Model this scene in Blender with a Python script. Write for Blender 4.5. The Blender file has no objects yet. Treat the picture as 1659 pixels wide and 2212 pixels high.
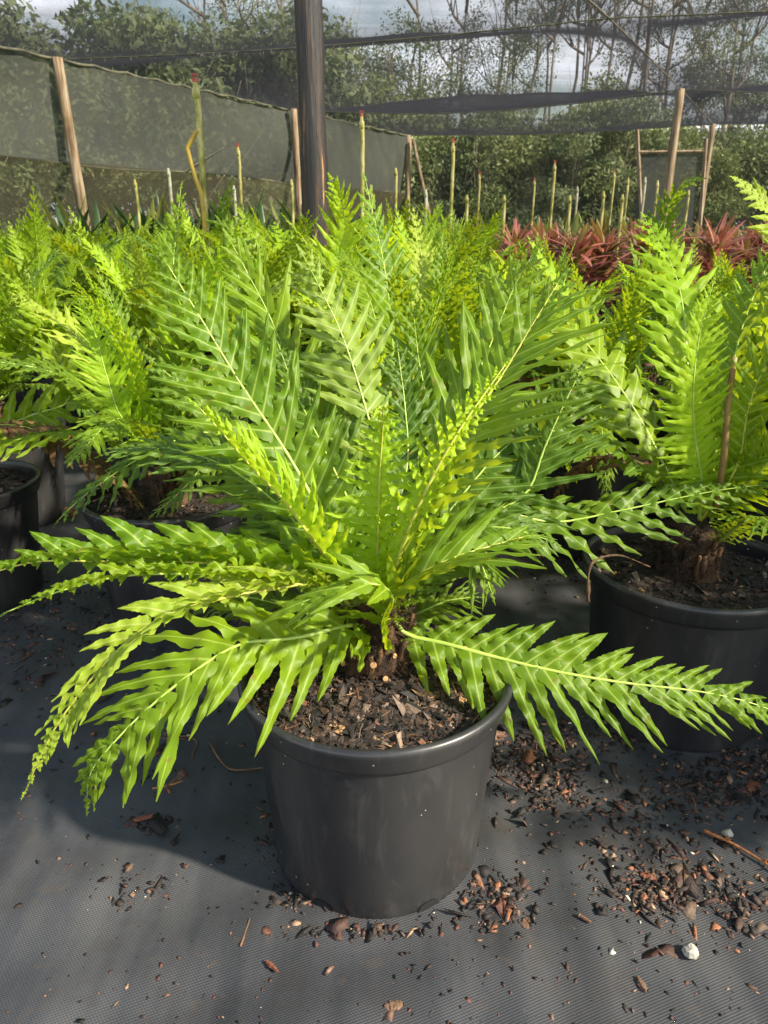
import bpy, math, random
import numpy as np
from mathutils import Vector, Matrix
R = math.radians
PITCH = R(20.23)
CAMZ = 0.88
FD = 1620.0            # focal length in units of the 1659 px wide layout grid
sc = bpy.context.scene
col = sc.collection

# ---------------------------------------------------------------- camera
cd = bpy.data.cameras.new('camera')
cd.sensor_fit = 'HORIZONTAL'; cd.sensor_width = 24.0; cd.lens = 23.44
cd.clip_start = 0.02; cd.clip_end = 500
cd.dof.use_dof = True; cd.dof.focus_distance = 1.15; cd.dof.aperture_fstop = 11
cam = bpy.data.objects.new('camera', cd); col.objects.link(cam)
cam.location = (0, 0, CAMZ); cam.rotation_euler = (R(90) - PITCH, 0, 0)
sc.camera = cam
# ---------------------------------------------------------------- light
SUN_E = R(36); SX, SY = 0.90, -0.43
w = bpy.data.worlds.new('World'); sc.world = w; w.use_nodes = True
nt = w.node_tree; bgn = nt.nodes['Background']
sky = nt.nodes.new('ShaderNodeTexSky'); sky.sky_type = 'NISHITA'; sky.sun_disc = False
sky.sun_elevation = SUN_E; sky.sun_rotation = math.atan2(SX, SY)
sky.air_density = 1.6; sky.dust_density = 1.0; sky.ozone_density = 1.0
# broken pale cloud low in the sky
wt = nt.nodes.new('ShaderNodeTexCoord'); wn_ = nt.nodes.new('ShaderNodeTexNoise'); wn_.inputs['Scale'].default_value = 5.0; wn_.inputs['Detail'].default_value = 7
wm = nt.nodes.new('ShaderNodeMapping'); wm.inputs['Scale'].default_value = (1, 1, 2.2); nt.links.new(wt.outputs['Generated'], wm.inputs[0]); nt.links.new(wm.outputs[0], wn_.inputs['Vector'])
wr = nt.nodes.new('ShaderNodeValToRGB'); wr.color_ramp.elements[0].position = .36; wr.color_ramp.elements[1].position = .60; nt.links.new(wn_.outputs['Fac'], wr.inputs[0])
wsx = nt.nodes.new('ShaderNodeSeparateXYZ'); nt.links.new(wt.outputs['Generated'], wsx.inputs[0])
wel = nt.nodes.new('ShaderNodeMapRange'); wel.inputs['From Min'].default_value = .25; wel.inputs['From Max'].default_value = .6; wel.inputs['To Min'].default_value = 1; wel.inputs['To Max'].default_value = 0; nt.links.new(wsx.outputs[2], wel.inputs[0])
wml = nt.nodes.new('ShaderNodeMath'); wml.operation = 'MULTIPLY'; nt.links.new(wr.outputs[0], wml.inputs[0]); nt.links.new(wel.outputs[0], wml.inputs[1])
wmx = nt.nodes.new('ShaderNodeMix'); wmx.data_type = 'RGBA'; nt.links.new(wml.outputs[0], wmx.inputs[0]); nt.links.new(sky.outputs[0], wmx.inputs[6]); wmx.inputs[7].default_value = (10.5, 10.8, 11.6, 1)
nt.links.new(wmx.outputs[2], bgn.inputs[0]); bgn.inputs[1].default_value = 0.10
sd = bpy.data.lights.new('sun', 'SUN'); sd.energy = 5.0; sd.angle = R(2.2); sd.color = (1.0, 0.90, 0.72)
sun = bpy.data.objects.new('sun', sd); col.objects.link(sun); sun.location = (4, -2, 6)
sv = Vector((SX*math.cos(SUN_E), SY*math.cos(SUN_E), math.sin(SUN_E)))
sun.rotation_euler = sv.to_track_quat('Z', 'Y').to_euler()
sc.view_settings.view_transform = 'Standard'; sc.view_settings.look = 'None'
sc.view_settings.exposure = 1.12; sc.view_settings.gamma = 1.0
sc.render.engine = 'CYCLES'
sc.cycles.max_bounces = 8; sc.cycles.transparent_max_bounces = 16
sc.cycles.transmission_bounces = 4; sc.cycles.diffuse_bounces = 4

# ---------------------------------------------------------------- layout helpers
def ray(px, py):
    x = (px - 829.5)/FD; y = (1106 - py)/FD
    c, s = math.cos(PITCH), math.sin(PITCH)
    return np.array([x, c + y*s, -s + y*c])
def PY(px, py, Y):
    d = ray(px, py); return np.array([0, 0, CAMZ]) + d*(Y/d[1])
def PZ(px, py, z):
    d = ray(px, py); return np.array([0, 0, CAMZ]) + d*((z - CAMZ)/d[2])

# ---------------------------------------------------------------- materials
def newmat(name):
    m = bpy.data.materials.new(name); m.use_nodes = True
    n = m.node_tree; b = n.nodes['Principled BSDF']
    return m, n, b
def N(n, t, **kw):
    x = n.nodes.new(t)
    for k, v in kw.items(): setattr(x, k, v)
    return x
def ramp(n, stops, interp='LINEAR'):
    r = N(n, 'ShaderNodeValToRGB'); e = r.color_ramp.elements; r.color_ramp.interpolation = interp
    while len(e) < len(stops): e.new(0.5)
    for i, (p, c) in enumerate(stops):
        e[i].position = p; e[i].color = (c[0], c[1], c[2], 1)
    return r
def mth(n, op, a, b=None, clamp=False):
    x = N(n, 'ShaderNodeMath', operation=op); x.use_clamp = clamp
    for i, v in enumerate((a, b)):
        if v is None: continue
        if hasattr(v, 'links') or hasattr(v, 'is_linked'): n.links.new(v, x.inputs[i])
        else: x.inputs[i].default_value = v
    return x.outputs[0]
def mixc(n, f, a, b, mode='MIX'):
    x = N(n, 'ShaderNodeMix', data_type='RGBA', blend_type=mode)
    for i, v in ((0, f), (6, a), (7, b)):
        if hasattr(v, 'is_linked'): n.links.new(v, x.inputs[i])
        elif i == 0: x.inputs[0].default_value = v
        else: x.inputs[i].default_value = (v[0], v[1], v[2], 1)
    return x.outputs[2]
def bump(n, b, h, strength, dist):
    x = N(n, 'ShaderNodeBump'); x.inputs['Strength'].default_value = strength; x.inputs['Distance'].default_value = dist
    n.links.new(h, x.inputs['Height']); n.links.new(x.outputs[0], b.inputs['Normal']); return x

def leaf_mat(name, ca, cb, tr, trans=0.42, rough=0.38, rib=(0.42, 0.55, 0.10), fine=True):
    m, n, b = newmat(name)
    out = n.nodes['Material Output']
    tc = N(n, 'ShaderNodeTexCoord'); uv = N(n, 'ShaderNodeUVMap'); oi = N(n, 'ShaderNodeObjectInfo')
    sep = N(n, 'ShaderNodeSeparateXYZ'); n.links.new(uv.outputs[0], sep.inputs[0])
    no = N(n, 'ShaderNodeTexNoise'); no.inputs['Scale'].default_value = 9; no.inputs['Detail'].default_value = 3
    n.links.new(tc.outputs['Object'], no.inputs['Vector'])
    f = mth(n, 'ADD', mth(n, 'MULTIPLY', mth(n, 'SUBTRACT', no.outputs['Fac'], 0.5), 1.6), mth(n, 'ADD', mth(n, 'MULTIPLY', mth(n, 'SUBTRACT', oi.outputs['Random'], 0.5), 0.7), 0.5), True)
    c = mixc(n, f, ca, cb)
    # paler midvein of each pinna
    v = mth(n, 'ABSOLUTE', mth(n, 'SUBTRACT', sep.outputs[0], 0.5))
    vein = mth(n, 'SUBTRACT', 1.0, mth(n, 'MULTIPLY', v, 13.0), True)
    c2 = mixc(n, mth(n, 'MULTIPLY', vein, 0.75), c, rib)
    # yellower margins
    edge = mth(n, 'MULTIPLY', mth(n, 'SUBTRACT', v, 0.42, True), 6.0, True)
    c2 = mixc(n, mth(n, 'MULTIPLY', edge, 0.5), c2, (cb[0]*1.5, cb[1]*1.3, cb[2]))
    sn = N(n, 'ShaderNodeTexNoise'); sn.inputs['Scale'].default_value = 70; sn.inputs['Detail'].default_value = 2; n.links.new(tc.outputs['Object'], sn.inputs['Vector'])
    sp0 = ramp(n, [(.68, (0, 0, 0)), (.74, (1, 1, 1))]); n.links.new(sn.outputs['Fac'], sp0.inputs[0])
    tip = mth(n, 'MULTIPLY', mth(n, 'SUBTRACT', mth(n, 'ADD', sep.outputs[1], mth(n, 'MULTIPLY', mth(n, 'SUBTRACT', no.outputs['Fac'], .5), .35)), .96), 14.0, True)
    c2 = mixc(n, mth(n, 'MULTIPLY', mth(n, 'MAXIMUM', mth(n, 'MULTIPLY', sp0.outputs[0], .8), tip), .7, True), c2, (0.17, 0.095, 0.03))
    if fine:
        lw = N(n, 'ShaderNodeTexWave'); lc = N(n, 'ShaderNodeCombineXYZ'); lw.inputs['Scale'].default_value = 1.0
        n.links.new(mth(n, 'ADD', mth(n, 'MULTIPLY', sep.outputs[1], 9.0), mth(n, 'MULTIPLY', v, -4.0)), lc.inputs[0]); n.links.new(lc.outputs[0], lw.inputs['Vector'])
        c2 = mixc(n, mth(n, 'MULTIPLY', lw.outputs['Fac'], .16), c2, (0.03, 0.07, 0.01))
    n.links.new(c2, b.inputs['Base Color']); b.inputs['Roughness'].default_value = rough
    b.inputs['Specular IOR Level'].default_value = 0.24
    t = N(n, 'ShaderNodeBsdfTranslucent')
    tcol = mixc(n, f, tr, (tr[0]*1.35, tr[1]*1.15, tr[2]))
    tcol = mixc(n, mth(n, 'MULTIPLY', vein, 0.5), tcol, (rib[0]*0.8, rib[1]*0.8, rib[2]*0.5))
    n.links.new(tcol, t.inputs[0])
    mx = N(n, 'ShaderNodeMixShader'); mx.inputs[0].default_value = trans
    n.links.new(b.outputs[0], mx.inputs[1]); n.links.new(t.outputs[0], mx.inputs[2]); n.links.new(mx.outputs[0], out.inputs[0])
    if fine:
        wv = N(n, 'ShaderNodeTexWave', wave_type='BANDS'); wv.inputs['Scale'].default_value = 1.0
        cmb = N(n, 'ShaderNodeCombineXYZ')
        n.links.new(mth(n, 'ADD', mth(n, 'MULTIPLY', sep.outputs[1], 14.0), mth(n, 'MULTIPLY', v, -5.0)), cmb.inputs[0])
        n.links.new(cmb.outputs[0], wv.inputs['Vector'])
        hs = mth(n, 'ADD', mth(n, 'MULTIPLY', wv.outputs['Fac'], 0.25), mth(n, 'MULTIPLY', no.outputs['Fac'], 0.5))
        bump(n, b, hs, 0.3, 0.002)
    return m
L_young = leaf_mat('fern_leaf_young', (0.210, 0.390, 0.012), (0.390, 0.550, 0.020), (0.54, 0.74, 0.02), 0.46, 0.42, (0.50, 0.58, 0.12))
L_mid = leaf_mat('fern_leaf', (0.078, 0.165, 0.006), (0.200, 0.305, 0.010), (0.44, 0.58, 0.012), 0.36, 0.36)
L_deep = leaf_mat('fern_leaf_deep', (0.066, 0.146, 0.008), (0.165, 0.270, 0.011), (0.48, 0.62, 0.015), 0.38, 0.36)
L_old = leaf_mat('fern_leaf_mature', (0.052, 0.112, 0.010), (0.118, 0.195, 0.013), (0.32, 0.44, 0.015), 0.30, 0.33, (0.26, 0.42, 0.08))
L_pale = leaf_mat('fern_leaf_pale', (0.15, 0.26, 0.03), (0.27, 0.37, 0.06), (0.42, 0.56, 0.04), 0.35, 0.5, (0.5, 0.55, 0.25))
L_yel = leaf_mat('fern_leaf_yellowing', (0.25, 0.37, 0.03), (0.38, 0.47, 0.05), (0.50, 0.62, 0.04), 0.42, 0.45, (0.55, 0.58, 0.2))

def plain(name, c, rough=0.6, noise=None, c2=None, scale=8, bmp=0, dist=0.002, spec=0.5, trans=0, detail=4, stretch=None):
    m, n, b = newmat(name)
    b.inputs['Roughness'].default_value = rough; b.inputs['Specular IOR Level'].default_value = spec
    if c2 is None: c2 = tuple(x*0.6 for x in c)
    tc = N(n, 'ShaderNodeTexCoord'); no = N(n, 'ShaderNodeTexNoise'); no.inputs['Scale'].default_value = scale; no.inputs['Detail'].default_value = detail
    src = tc.outputs['Object']
    if stretch:
        mp = N(n, 'ShaderNodeMapping'); mp.inputs['Scale'].default_value = stretch; n.links.new(src, mp.inputs[0]); src = mp.outputs[0]
    n.links.new(src, no.inputs['Vector'])
    rp = ramp(n, [(0.35, c), (0.65, c2)]); n.links.new(no.outputs['Fac'], rp.inputs[0])
    n.links.new(rp.outputs[0], b.inputs['Base Color'])
    if bmp: bump(n, b, no.outputs['Fac'], bmp, dist)
    if trans:
        t = N(n, 'ShaderNodeBsdfTranslucent'); n.links.new(rp.outputs[0], t.inputs[0])
        mx = N(n, 'ShaderNodeMixShader'); mx.inputs[0].default_value = trans
        n.links.new(b.outputs[0], mx.inputs[1]); n.links.new(t.outputs[0], mx.inputs[2]); n.links.new(mx.outputs[0], n.nodes['Material Output'].inputs[0])
    return m
M_deadfrond = leaf_mat('dead_frond', (0.12, 0.065, 0.03), (0.20, 0.11, 0.05), (0.20, 0.11, 0.04), 0.25, 0.7, (0.22, 0.14, 0.07))
M_rib = plain('midrib_green', (0.36, 0.48, 0.09), 0.4, c2=(0.28, 0.40, 0.06), scale=30)
M_riby = plain('midrib_yellow', (0.48, 0.50, 0.08), 0.4, c2=(0.36, 0.36, 0.05), scale=30)
M_stub = plain('cut_stalk_brown', (0.030, 0.016, 0.008), 0.85, c2=(0.11, 0.055, 0.02), scale=60, bmp=0.6, dist=0.004)
M_cut = plain('cut_stalk_end', (0.46, 0.27, 0.12), 0.8, c2=(0.30, 0.16, 0.07), scale=90)
M_fib = plain('crown_fibre', (0.022, 0.013, 0.008), 0.95, c2=(0.095, 0.048, 0.022), scale=50, bmp=1.0, dist=0.008, stretch=(1, 1, .3))
M_cane = plain('old_cane', (0.14, 0.08, 0.025), 0.55, c2=(0.26, 0.17, 0.04), scale=25)

def pot_mat(name, dust):
    m, n, b = newmat(name)
    tc = N(n, 'ShaderNodeTexCoord')
    no = N(n, 'ShaderNodeTexNoise'); no.inputs['Scale'].default_value = 7; no.inputs['Detail'].default_value = 6
    mp = N(n, 'ShaderNodeMapping'); mp.inputs['Scale'].default_value = (1, 1, .45)
    n.links.new(tc.outputs['Object'], mp.inputs[0]); n.links.new(mp.outputs[0], no.inputs['Vector'])
    vo = N(n, 'ShaderNodeTexVoronoi'); vo.inputs['Scale'].default_value = 90; n.links.new(tc.outputs['Object'], vo.inputs['Vector'])
    cr = N(n, 'ShaderNodeTexWhiteNoise'); n.links.new(vo.outputs['Position'], cr.inputs['Vector'])
    speck = mth(n, 'MULTIPLY', mth(n, 'LESS_THAN', vo.outputs['Distance'], mth(n, 'MULTIPLY', cr.outputs['Value'], .12)), mth(n, 'GREATER_THAN', cr.outputs['Value'], 0.935))
    rp = ramp(n, [(0.35, (0.012, 0.0128, 0.0155)), (0.7, (0.022+dust, 0.022+dust*.92, 0.023+dust*.8))])
    n.links.new(no.outputs['Fac'], rp.inputs[0])
    n5 = N(n, 'ShaderNodeTexNoise'); n5.inputs['Scale'].default_value = 26; n5.inputs['Detail'].default_value = 8; n5.inputs['Roughness'].default_value = .7; n5.inputs['Distortion'].default_value = 1.2
    mq = N(n, 'ShaderNodeMapping'); mq.inputs['Scale'].default_value = (1, 1, .22); n.links.new(tc.outputs['Object'], mq.inputs[0]); n.links.new(mq.outputs[0], n5.inputs['Vector'])
    sc_ = ramp(n, [(.52, (0, 0, 0)), (.70, (1, 1, 1))]); n.links.new(n5.outputs['Fac'], sc_.inputs[0])
    base_c = mixc(n, mth(n, 'MULTIPLY', sc_.outputs[0], .25), rp.outputs[0], (0.11, 0.105, 0.10))
    c = mixc(n, mth(n, 'MULTIPLY', speck, 0.8), base_c, (0.45, 0.42, 0.36))
    n.links.new(c, b.inputs['Base Color'])
    rr = mth(n, 'ADD', mth(n, 'MULTIPLY', no.outputs['Fac'], 0.22), 0.24); n.links.new(rr, b.inputs['Roughness'])
    b.inputs['Specular IOR Level'].default_value = 0.55
    n2 = N(n, 'ShaderNodeTexNoise'); n2.inputs['Scale'].default_value = 60; n.links.new(tc.outputs['Object'], n2.inputs['Vector'])
    bump(n, b, mth(n, 'ADD', n2.outputs['Fac'], mth(n, 'MULTIPLY', speck, 1.0)), 0.12, 0.002)
    return m
M_pot = pot_mat('black_plastic', 0.012)
M_pot_hole = plain('pot_hole_dark', (0.006, 0.006, 0.006), 0.9)

def chip_mat(name, stops, rough=0.75):
    m, n, b = newmat(name)
    g = N(n, 'ShaderNodeNewGeometry'); rp = ramp(n, stops, 'CONSTANT')
    n.links.new(g.outputs['Random Per Island'], rp.inputs[0])
    tc = N(n, 'ShaderNodeTexCoord'); no = N(n, 'ShaderNodeTexNoise'); no.inputs['Scale'].default_value = 220; no.inputs['Detail'].default_value = 3
    n.links.new(tc.outputs['Object'], no.inputs['Vector'])
    c = mixc(n, 1.0, rp.outputs[0], ramp_out(n, no.outputs['Fac']), 'MULTIPLY')
    n.links.new(c, b.inputs['Base Color']); b.inputs['Roughness'].default_value = rough
    bump(n, b, no.outputs['Fac'], 0.6, 0.002)
    return m
def ramp_out(n, s):
    r = ramp(n, [(0.3, (0.55, 0.55, 0.55)), (0.7, (1.25, 1.2, 1.15))]); n.links.new(s, r.inputs[0]); return r.outputs[0]
M_soil = plain('potting_mix', (0.010, 0.007, 0.005), 0.95, c2=(0.035, 0.022, 0.014), scale=90, bmp=1.0, dist=0.01)
M_chip = chip_mat('bark_chips', [(0, (0.009, 0.007, 0.006)), (0.30, (0.022, 0.015, 0.011)), (0.58, (0.040, 0.023, 0.014)), (0.76, (0.066, 0.036, 0.021)), (0.87, (0.10, 0.062, 0.040)),
    (0.91, (0.15, 0.065, 0.03)), (0.94, (0.18, 0.13, 0.10)), (0.975, (0.36, 0.22, 0.10)), (0.994, (0.30, 0.22, 0.15))])
M_deb = chip_mat('ground_debris', [(0, (0.010, 0.008, 0.007)), (0.30, (0.026, 0.016, 0.012)), (0.52, (0.055, 0.028, 0.020)), (0.68, (0.11, 0.044, 0.028)), (0.80, (0.10, 0.068, 0.048)),
    (0.86, (0.17, 0.10, 0.07)), (0.92, (0.25, 0.10, 0.045)), (0.96, (0.32, 0.21, 0.13)), (0.985, (0.60, 0.56, 0.46))])
M_twig = plain('dry_twig', (0.20, 0.11, 0.055), 0.75, c2=(0.10, 0.05, 0.025), scale=40, bmp=0.6, dist=0.003)
M_twigo = plain('orange_twig', (0.42, 0.17, 0.05), 0.7, c2=(0.28, 0.10, 0.03), scale=60, bmp=0.6, dist=0.003)
M_bark = plain('bark_piece_brown', (0.085, 0.045, 0.026), 0.85, c2=(0.17, 0.10, 0.06), scale=30, bmp=1, dist=0.006, stretch=(.3, 3, 3))
M_deadleaf = plain('dead_leaf', (0.23, 0.075, 0.035), 0.7, c2=(0.13, 0.05, 0.028), scale=40, trans=0.2)
M_stone = plain('pale_stone', (0.42, 0.39, 0.33), 0.8, c2=(0.27, 0.25, 0.21), scale=120, bmp=0.5)

# ---------------------------------------------------------------- object helpers
def mesh(name, verts, faces, mats=(), smooth=True, uvs=None, midx=None):
    me = bpy.data.meshes.new(name)
    verts = np.asarray(verts, np.float32)
    if isinstance(faces, np.ndarray):
        k = faces.shape[1]; nf = len(faces)
        me.vertices.add(len(verts)); me.vertices.foreach_set('co', verts.ravel())
        me.loops.add(nf*k); me.loops.foreach_set('vertex_index', faces.ravel().astype(np.int32))
        me.polygons.add(nf); me.polygons.foreach_set('loop_start', np.arange(0, nf*k, k, dtype=np.int32))
        me.polygons.foreach_set('loop_total', np.full(nf, k, dtype=np.int32))
        me.update(calc_edges=True)
    else:
        me.from_pydata([tuple(map(float, v)) for v in verts], [], faces); me.update()
    if uvs is not None:
        l = me.uv_layers.new(name='UVMap'); li = np.empty(len(me.loops), np.int32); me.loops.foreach_get('vertex_index', li)
        l.data.foreach_set('uv', np.asarray(uvs, np.float32)[li].ravel())
    for m in mats: me.materials.append(m)
    if midx is not None: me.polygons.foreach_set('material_index', np.asarray(midx, np.int32))
    if smooth: me.polygons.foreach_set('use_smooth', np.ones(len(me.polygons), bool))
    return me
def obj(name, me, parent=None, loc=None, rot=None, scale=None):
    o = bpy.data.objects.new(name, me); col.objects.link(o)
    if parent is not None: o.parent = parent
    if loc is not None: o.location = [float(x) for x in loc]
    if rot is not None: o.rotation_euler = rot
    if scale is not None: o.scale = (scale, scale, scale)
    return o
def tag(o, label=None, cat=None, group=None, kind=None):
    if label: o['label'] = label
    if cat: o['category'] = cat
    if group: o['group'] = group
    if kind: o['kind'] = kind
    return o
def empty(name, loc, label, cat, group=None):
    o = bpy.data.objects.new(name, None); col.objects.link(o); o.location = [float(x) for x in loc]
    o.empty_display_size = 0.1
    return tag(o, label, cat, group)
class MB:
    def __init__(s): s.v = []; s.f = []; s.m = []; s.n = 0
    def add(s, v, f, m=0):
        v = np.asarray(v, float); s.v.append(v)
        for q in f: s.f.append(tuple(int(i) + s.n for i in q)); s.m.append(m)
        s.n += len(v)
    def tube(s, pts, rad, sides=8, m=0, cap=True):
        pts = np.asarray(pts, float); k = len(pts); rad = np.broadcast_to(np.asarray(rad, float), (k,))
        T = np.gradient(pts, axis=0); T /= np.linalg.norm(T, axis=1)[:, None] + 1e-12
        a = np.array([0, 0, 1.]) if abs(T[0][2]) < .9 else np.array([1., 0, 0])
        vs = []
        u = np.cross(T[0], a); u /= np.linalg.norm(u)
        for i in range(k):
            u = u - T[i]*np.dot(u, T[i]); u /= np.linalg.norm(u) + 1e-12; w_ = np.cross(T[i], u)
            an = np.arange(sides)*2*math.pi/sides
            vs.append(pts[i] + rad[i]*(np.cos(an)[:, None]*u + np.sin(an)[:, None]*w_))
        f = []
        for i in range(k-1):
            for j in range(sides):
                a0 = i*sides + j; b0 = i*sides + (j+1) % sides; f.append((a0, b0, b0 + sides, a0 + sides))
        if cap: f.append(tuple(range(sides-1, -1, -1))); f.append(tuple((k-1)*sides + j for j in range(sides)))
        s.add(np.concatenate(vs), f, m)
    def box(s, c, h, rz=0, m=0, axes=None):
        c = np.asarray(c, float)
        if axes is None:
            ax = np.array([[math.cos(rz), math.sin(rz), 0], [-math.sin(rz), math.cos(rz), 0], [0, 0, 1]])
        else: ax = np.asarray(axes, float)
        v = [c + ax[0]*h[0]*x + ax[1]*h[1]*y + ax[2]*h[2]*z for x in (-1, 1) for y in (-1, 1) for z in (-1, 1)]
        s.add(v, [(0, 1, 3, 2), (4, 6, 7, 5), (0, 4, 5, 1), (2, 3, 7, 6), (0, 2, 6, 4), (1, 5, 7, 3)], m)
    def build(s, name, mats, smooth=True):
        return mesh(name, np.concatenate(s.v), s.f, mats, smooth, midx=s.m)
def lathe(prof, seg=64):
    v = []; f = []
    for r, z in prof:
        for j in range(seg):
            a = 2*math.pi*j/seg; v.append((r*math.cos(a), r*math.sin(a), z))
    for i in range(len(prof)-1):
        for j in range(seg):
            a = i*seg + j; b = i*seg + (j+1) % seg; f.append((a, b, b+seg, a+seg))
    return v, f
def spline(P, M):
    P = np.asarray(P, float); Q = np.vstack([2*P[0]-P[1], P, 2*P[-1]-P[-2]]); out = []
    for i in range(len(P)-1):
        p0, p1, p2, p3 = Q[i:i+4]
        for t in np.linspace(0, 1, 24, endpoint=False):
            out.append(.5*((2*p1) + (-p0+p2)*t + (2*p0-5*p1+4*p2-p3)*t*t + (-p0+3*p1-3*p2+p3)*t**3))
    out.append(P[-1]); out = np.array(out)
    d = np.r_[0, np.cumsum(np.linalg.norm(np.diff(out, axis=0), axis=1))]
    s = np.linspace(0, d[-1], M)
    return np.stack([np.interp(s, d, out[:, k]) for k in range(3)], 1), d[-1]

# ---------------------------------------------------------------- frond builder
def frond_geo(P, N0, N1=None, W=0.1, n=24, fold=15, a0=66, a1=30, S=14, cross=(-1, -.55, 0, .55, 1), seed=0, t0=0.07,
              wave=0.22, droop=0.10, asym=(1, 1), width=1.12, base=0.35, peak=0.5, teeth=0.05, miss=0.0, freq=3.0, fold1=None, curl=0.25, tipw=0.12):
    rg = np.random.RandomState(seed)
    
    M = 80; C, Ln = spline(P, M)
    T = np.gradient(C, axis=0); T /= np.linalg.norm(T, axis=1)[:, None]
    N0 = np.asarray(N0, float); N1 = N0 if N1 is None else np.asarray(N1, float)
    tt = np.linspace(0, 1, M)
    NN = N0[None]*(1-tt[:, None]) + N1[None]*tt[:, None]
    NN = NN - T*np.sum(NN*T, 1)[:, None]; NN /= np.linalg.norm(NN, axis=1)[:, None] + 1e-9
    BB = np.cross(T, NN)
    cross = np.array(cross, float); K = len(cross); ss = np.linspace(0, 1, S+1)
    V = []; U = []; F = []; nv = 0
    grid = np.arange((S+1)*K).reshape(S+1, K)
    q = np.stack([grid[:-1, :-1], grid[:-1, 1:], grid[1:, 1:], grid[1:, :-1]], -1).reshape(-1, 4)
    tooth = np.where(np.arange(S+1) % 2 == 0, 1+teeth, 1-teeth)
    def interp(A, t): 
        x = t*(M-1); i = min(int(x), M-2); f = x-i; return A[i]*(1-f) + A[i+1]*f
    sp = (1-t0)*Ln/n
    for i in range(n+1):
        t = t0 + (1-t0)*(i/n)**0.96
        last = i == n
        c = interp(C, min(t, 0.999)); tv = interp(T, min(t, .999)); nn = interp(NN, min(t, .999)); bb = interp(BB, min(t, .999))
        if t < peak: pr = base + (1-base)*math.sin(.5*math.pi*(t-t0)/(peak-t0))
        else:
            x = (t-peak)/(1-peak); pr = (1-x**1.7)*(1-tipw) + tipw
        al = R(a0 + (a1-a0)*t**1.3)
        fo = fold + ((fold1 - fold)*t if fold1 is not None else 0)
        for sd_ in ((-1, 1) if not last else (0,)):
            if rg.rand() < miss: continue
            L = W*pr*(1+rg.normal(0, .07))*(asym[0] if sd_ < 0 else asym[1])
            al2 = al + R(rg.normal(0, 4.5)); ph = R(fo + rg.normal(0, 8))
            if last: d = tv; L = W*tipw*1.6
            else: d = math.cos(al2)*tv + math.sin(al2)*(sd_*bb*math.cos(ph) + nn*math.sin(ph))
            cv = tv - d*np.dot(tv, d)
            if last: cv = bb.copy()
            cv /= np.linalg.norm(cv) + 1e-9
            ln = np.cross(d, cv); 
            if np.dot(ln, nn) < 0: ln = -ln
            wd = sp*width*max(math.sin(al2), .55)*(0.8 + .2*pr) if not last else sp*.5
            wd = min(wd, L*.45)
            cu = curl*rg.uniform(.6, 1.4); dr = droop*rg.uniform(.3, 1.7)
            cl = c + L*(ss[:, None]*d + (ss**2)[:, None]*cu*tv*.6 - (ss**2)[:, None]*dr*nn) + (ss**2)[:, None]*np.array([0, 0, -.12*L])
            tw = rg.normal(0, .45)
            hw = .5*wd*((1-ss**2.6)**.85*(0.88 + .12*np.cos(ss*5.0)) + .50*np.exp(-ss*11))
            hw[-1] = 0.0002
            p1 = rg.uniform(0, 6.28); p2 = p1 + rg.uniform(.6, 2.4); fr = freq*rg.uniform(.8, 1.25)
            for_v = []
            X = np.empty((S+1, K, 3))
            for k, v in enumerate(cross):
                h = hw*(tooth if abs(v) == 1 else 1)
                a = ss*tw
                cvr = np.cos(a)[:, None]*cv + np.sin(a)[:, None]*ln
                wv = wd*wave*abs(v)**1.4*np.sin(2*math.pi*fr*ss + (p1 if v < 0 else p2))*np.minimum(1, ss*5)*(1-ss**4)
                X[:, k] = cl + cvr*(h*v)[:, None] + ln[None]*(wv - wd*.10*v*v + wd*.05)[:, None]
            V.append(X.reshape(-1, 3)); F.append(q + nv); nv += (S+1)*K
            uu = np.empty((S+1, K, 2)); uu[..., 0] = cross*.5+.5; uu[..., 1] = ss[:, None]; U.append(uu.reshape(-1, 2))
    return np.concatenate(V), np.concatenate(F), np.concatenate(U), C
def rib_geo(C, r0=0.0032, r1=0.0006, sides=6, step=3):
    pts = C[::step] if (len(C)-1) % step == 0 else np.vstack([C[::step], C[-1]])
    m = MB(); m.tube(pts, np.linspace(r0, r1, len(pts)), sides); return m
def frond(parent, P, mat=None, ribm=None, label=None, r0=0.0032, name='frond', **kw):
    """frond given in world coordinates, stored relative to its parent"""
    b = np.array(parent.location)
    P = [np.asarray(p) - b for p in P]
    V, F, U, C = frond_geo(P, **kw)
    o = obj(name, mesh('frond', V, F, [mat or L_mid], uvs=U), parent)
    rb = obj('midrib', rib_geo(C, r0).build('midrib', [ribm or M_rib]), o)
    if label: o['label'] = label
    return o

# ---------------------------------------------------------------- ground
random.seed(4)
m, n, b = newmat('grass_ground')
tc = N(n, 'ShaderNodeTexCoord'); no = N(n, 'ShaderNodeTexNoise'); no.inputs['Scale'].default_value = 1.5; no.inputs['Detail'].default_value = 8
n.links.new(tc.outputs['Object'], no.inputs['Vector']); rp = ramp(n, [(0.35, (0.035, 0.055, 0.014)), (0.65, (0.09, 0.10, 0.035))])
n.links.new(no.outputs['Fac'], rp.inputs[0]); n.links.new(rp.outputs[0], b.inputs['Base Color']); b.inputs['Roughness'].default_value = .95
M_grass = m
g = 16
gx = np.linspace(-160, 160, g+1); gv = []; 
for yy in gx:
    for xx in gx: gv.append((xx, yy+60, 0))
gf = [(j*(g+1)+i, j*(g+1)+i+1, (j+1)*(g+1)+i+1, (j+1)*(g+1)+i) for j in range(g) for i in range(g)]
tag(obj('ground', mesh('ground', gv, gf, [M_grass])), 'grassy ground around and beyond the shade house', None, kind='structure')

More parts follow.
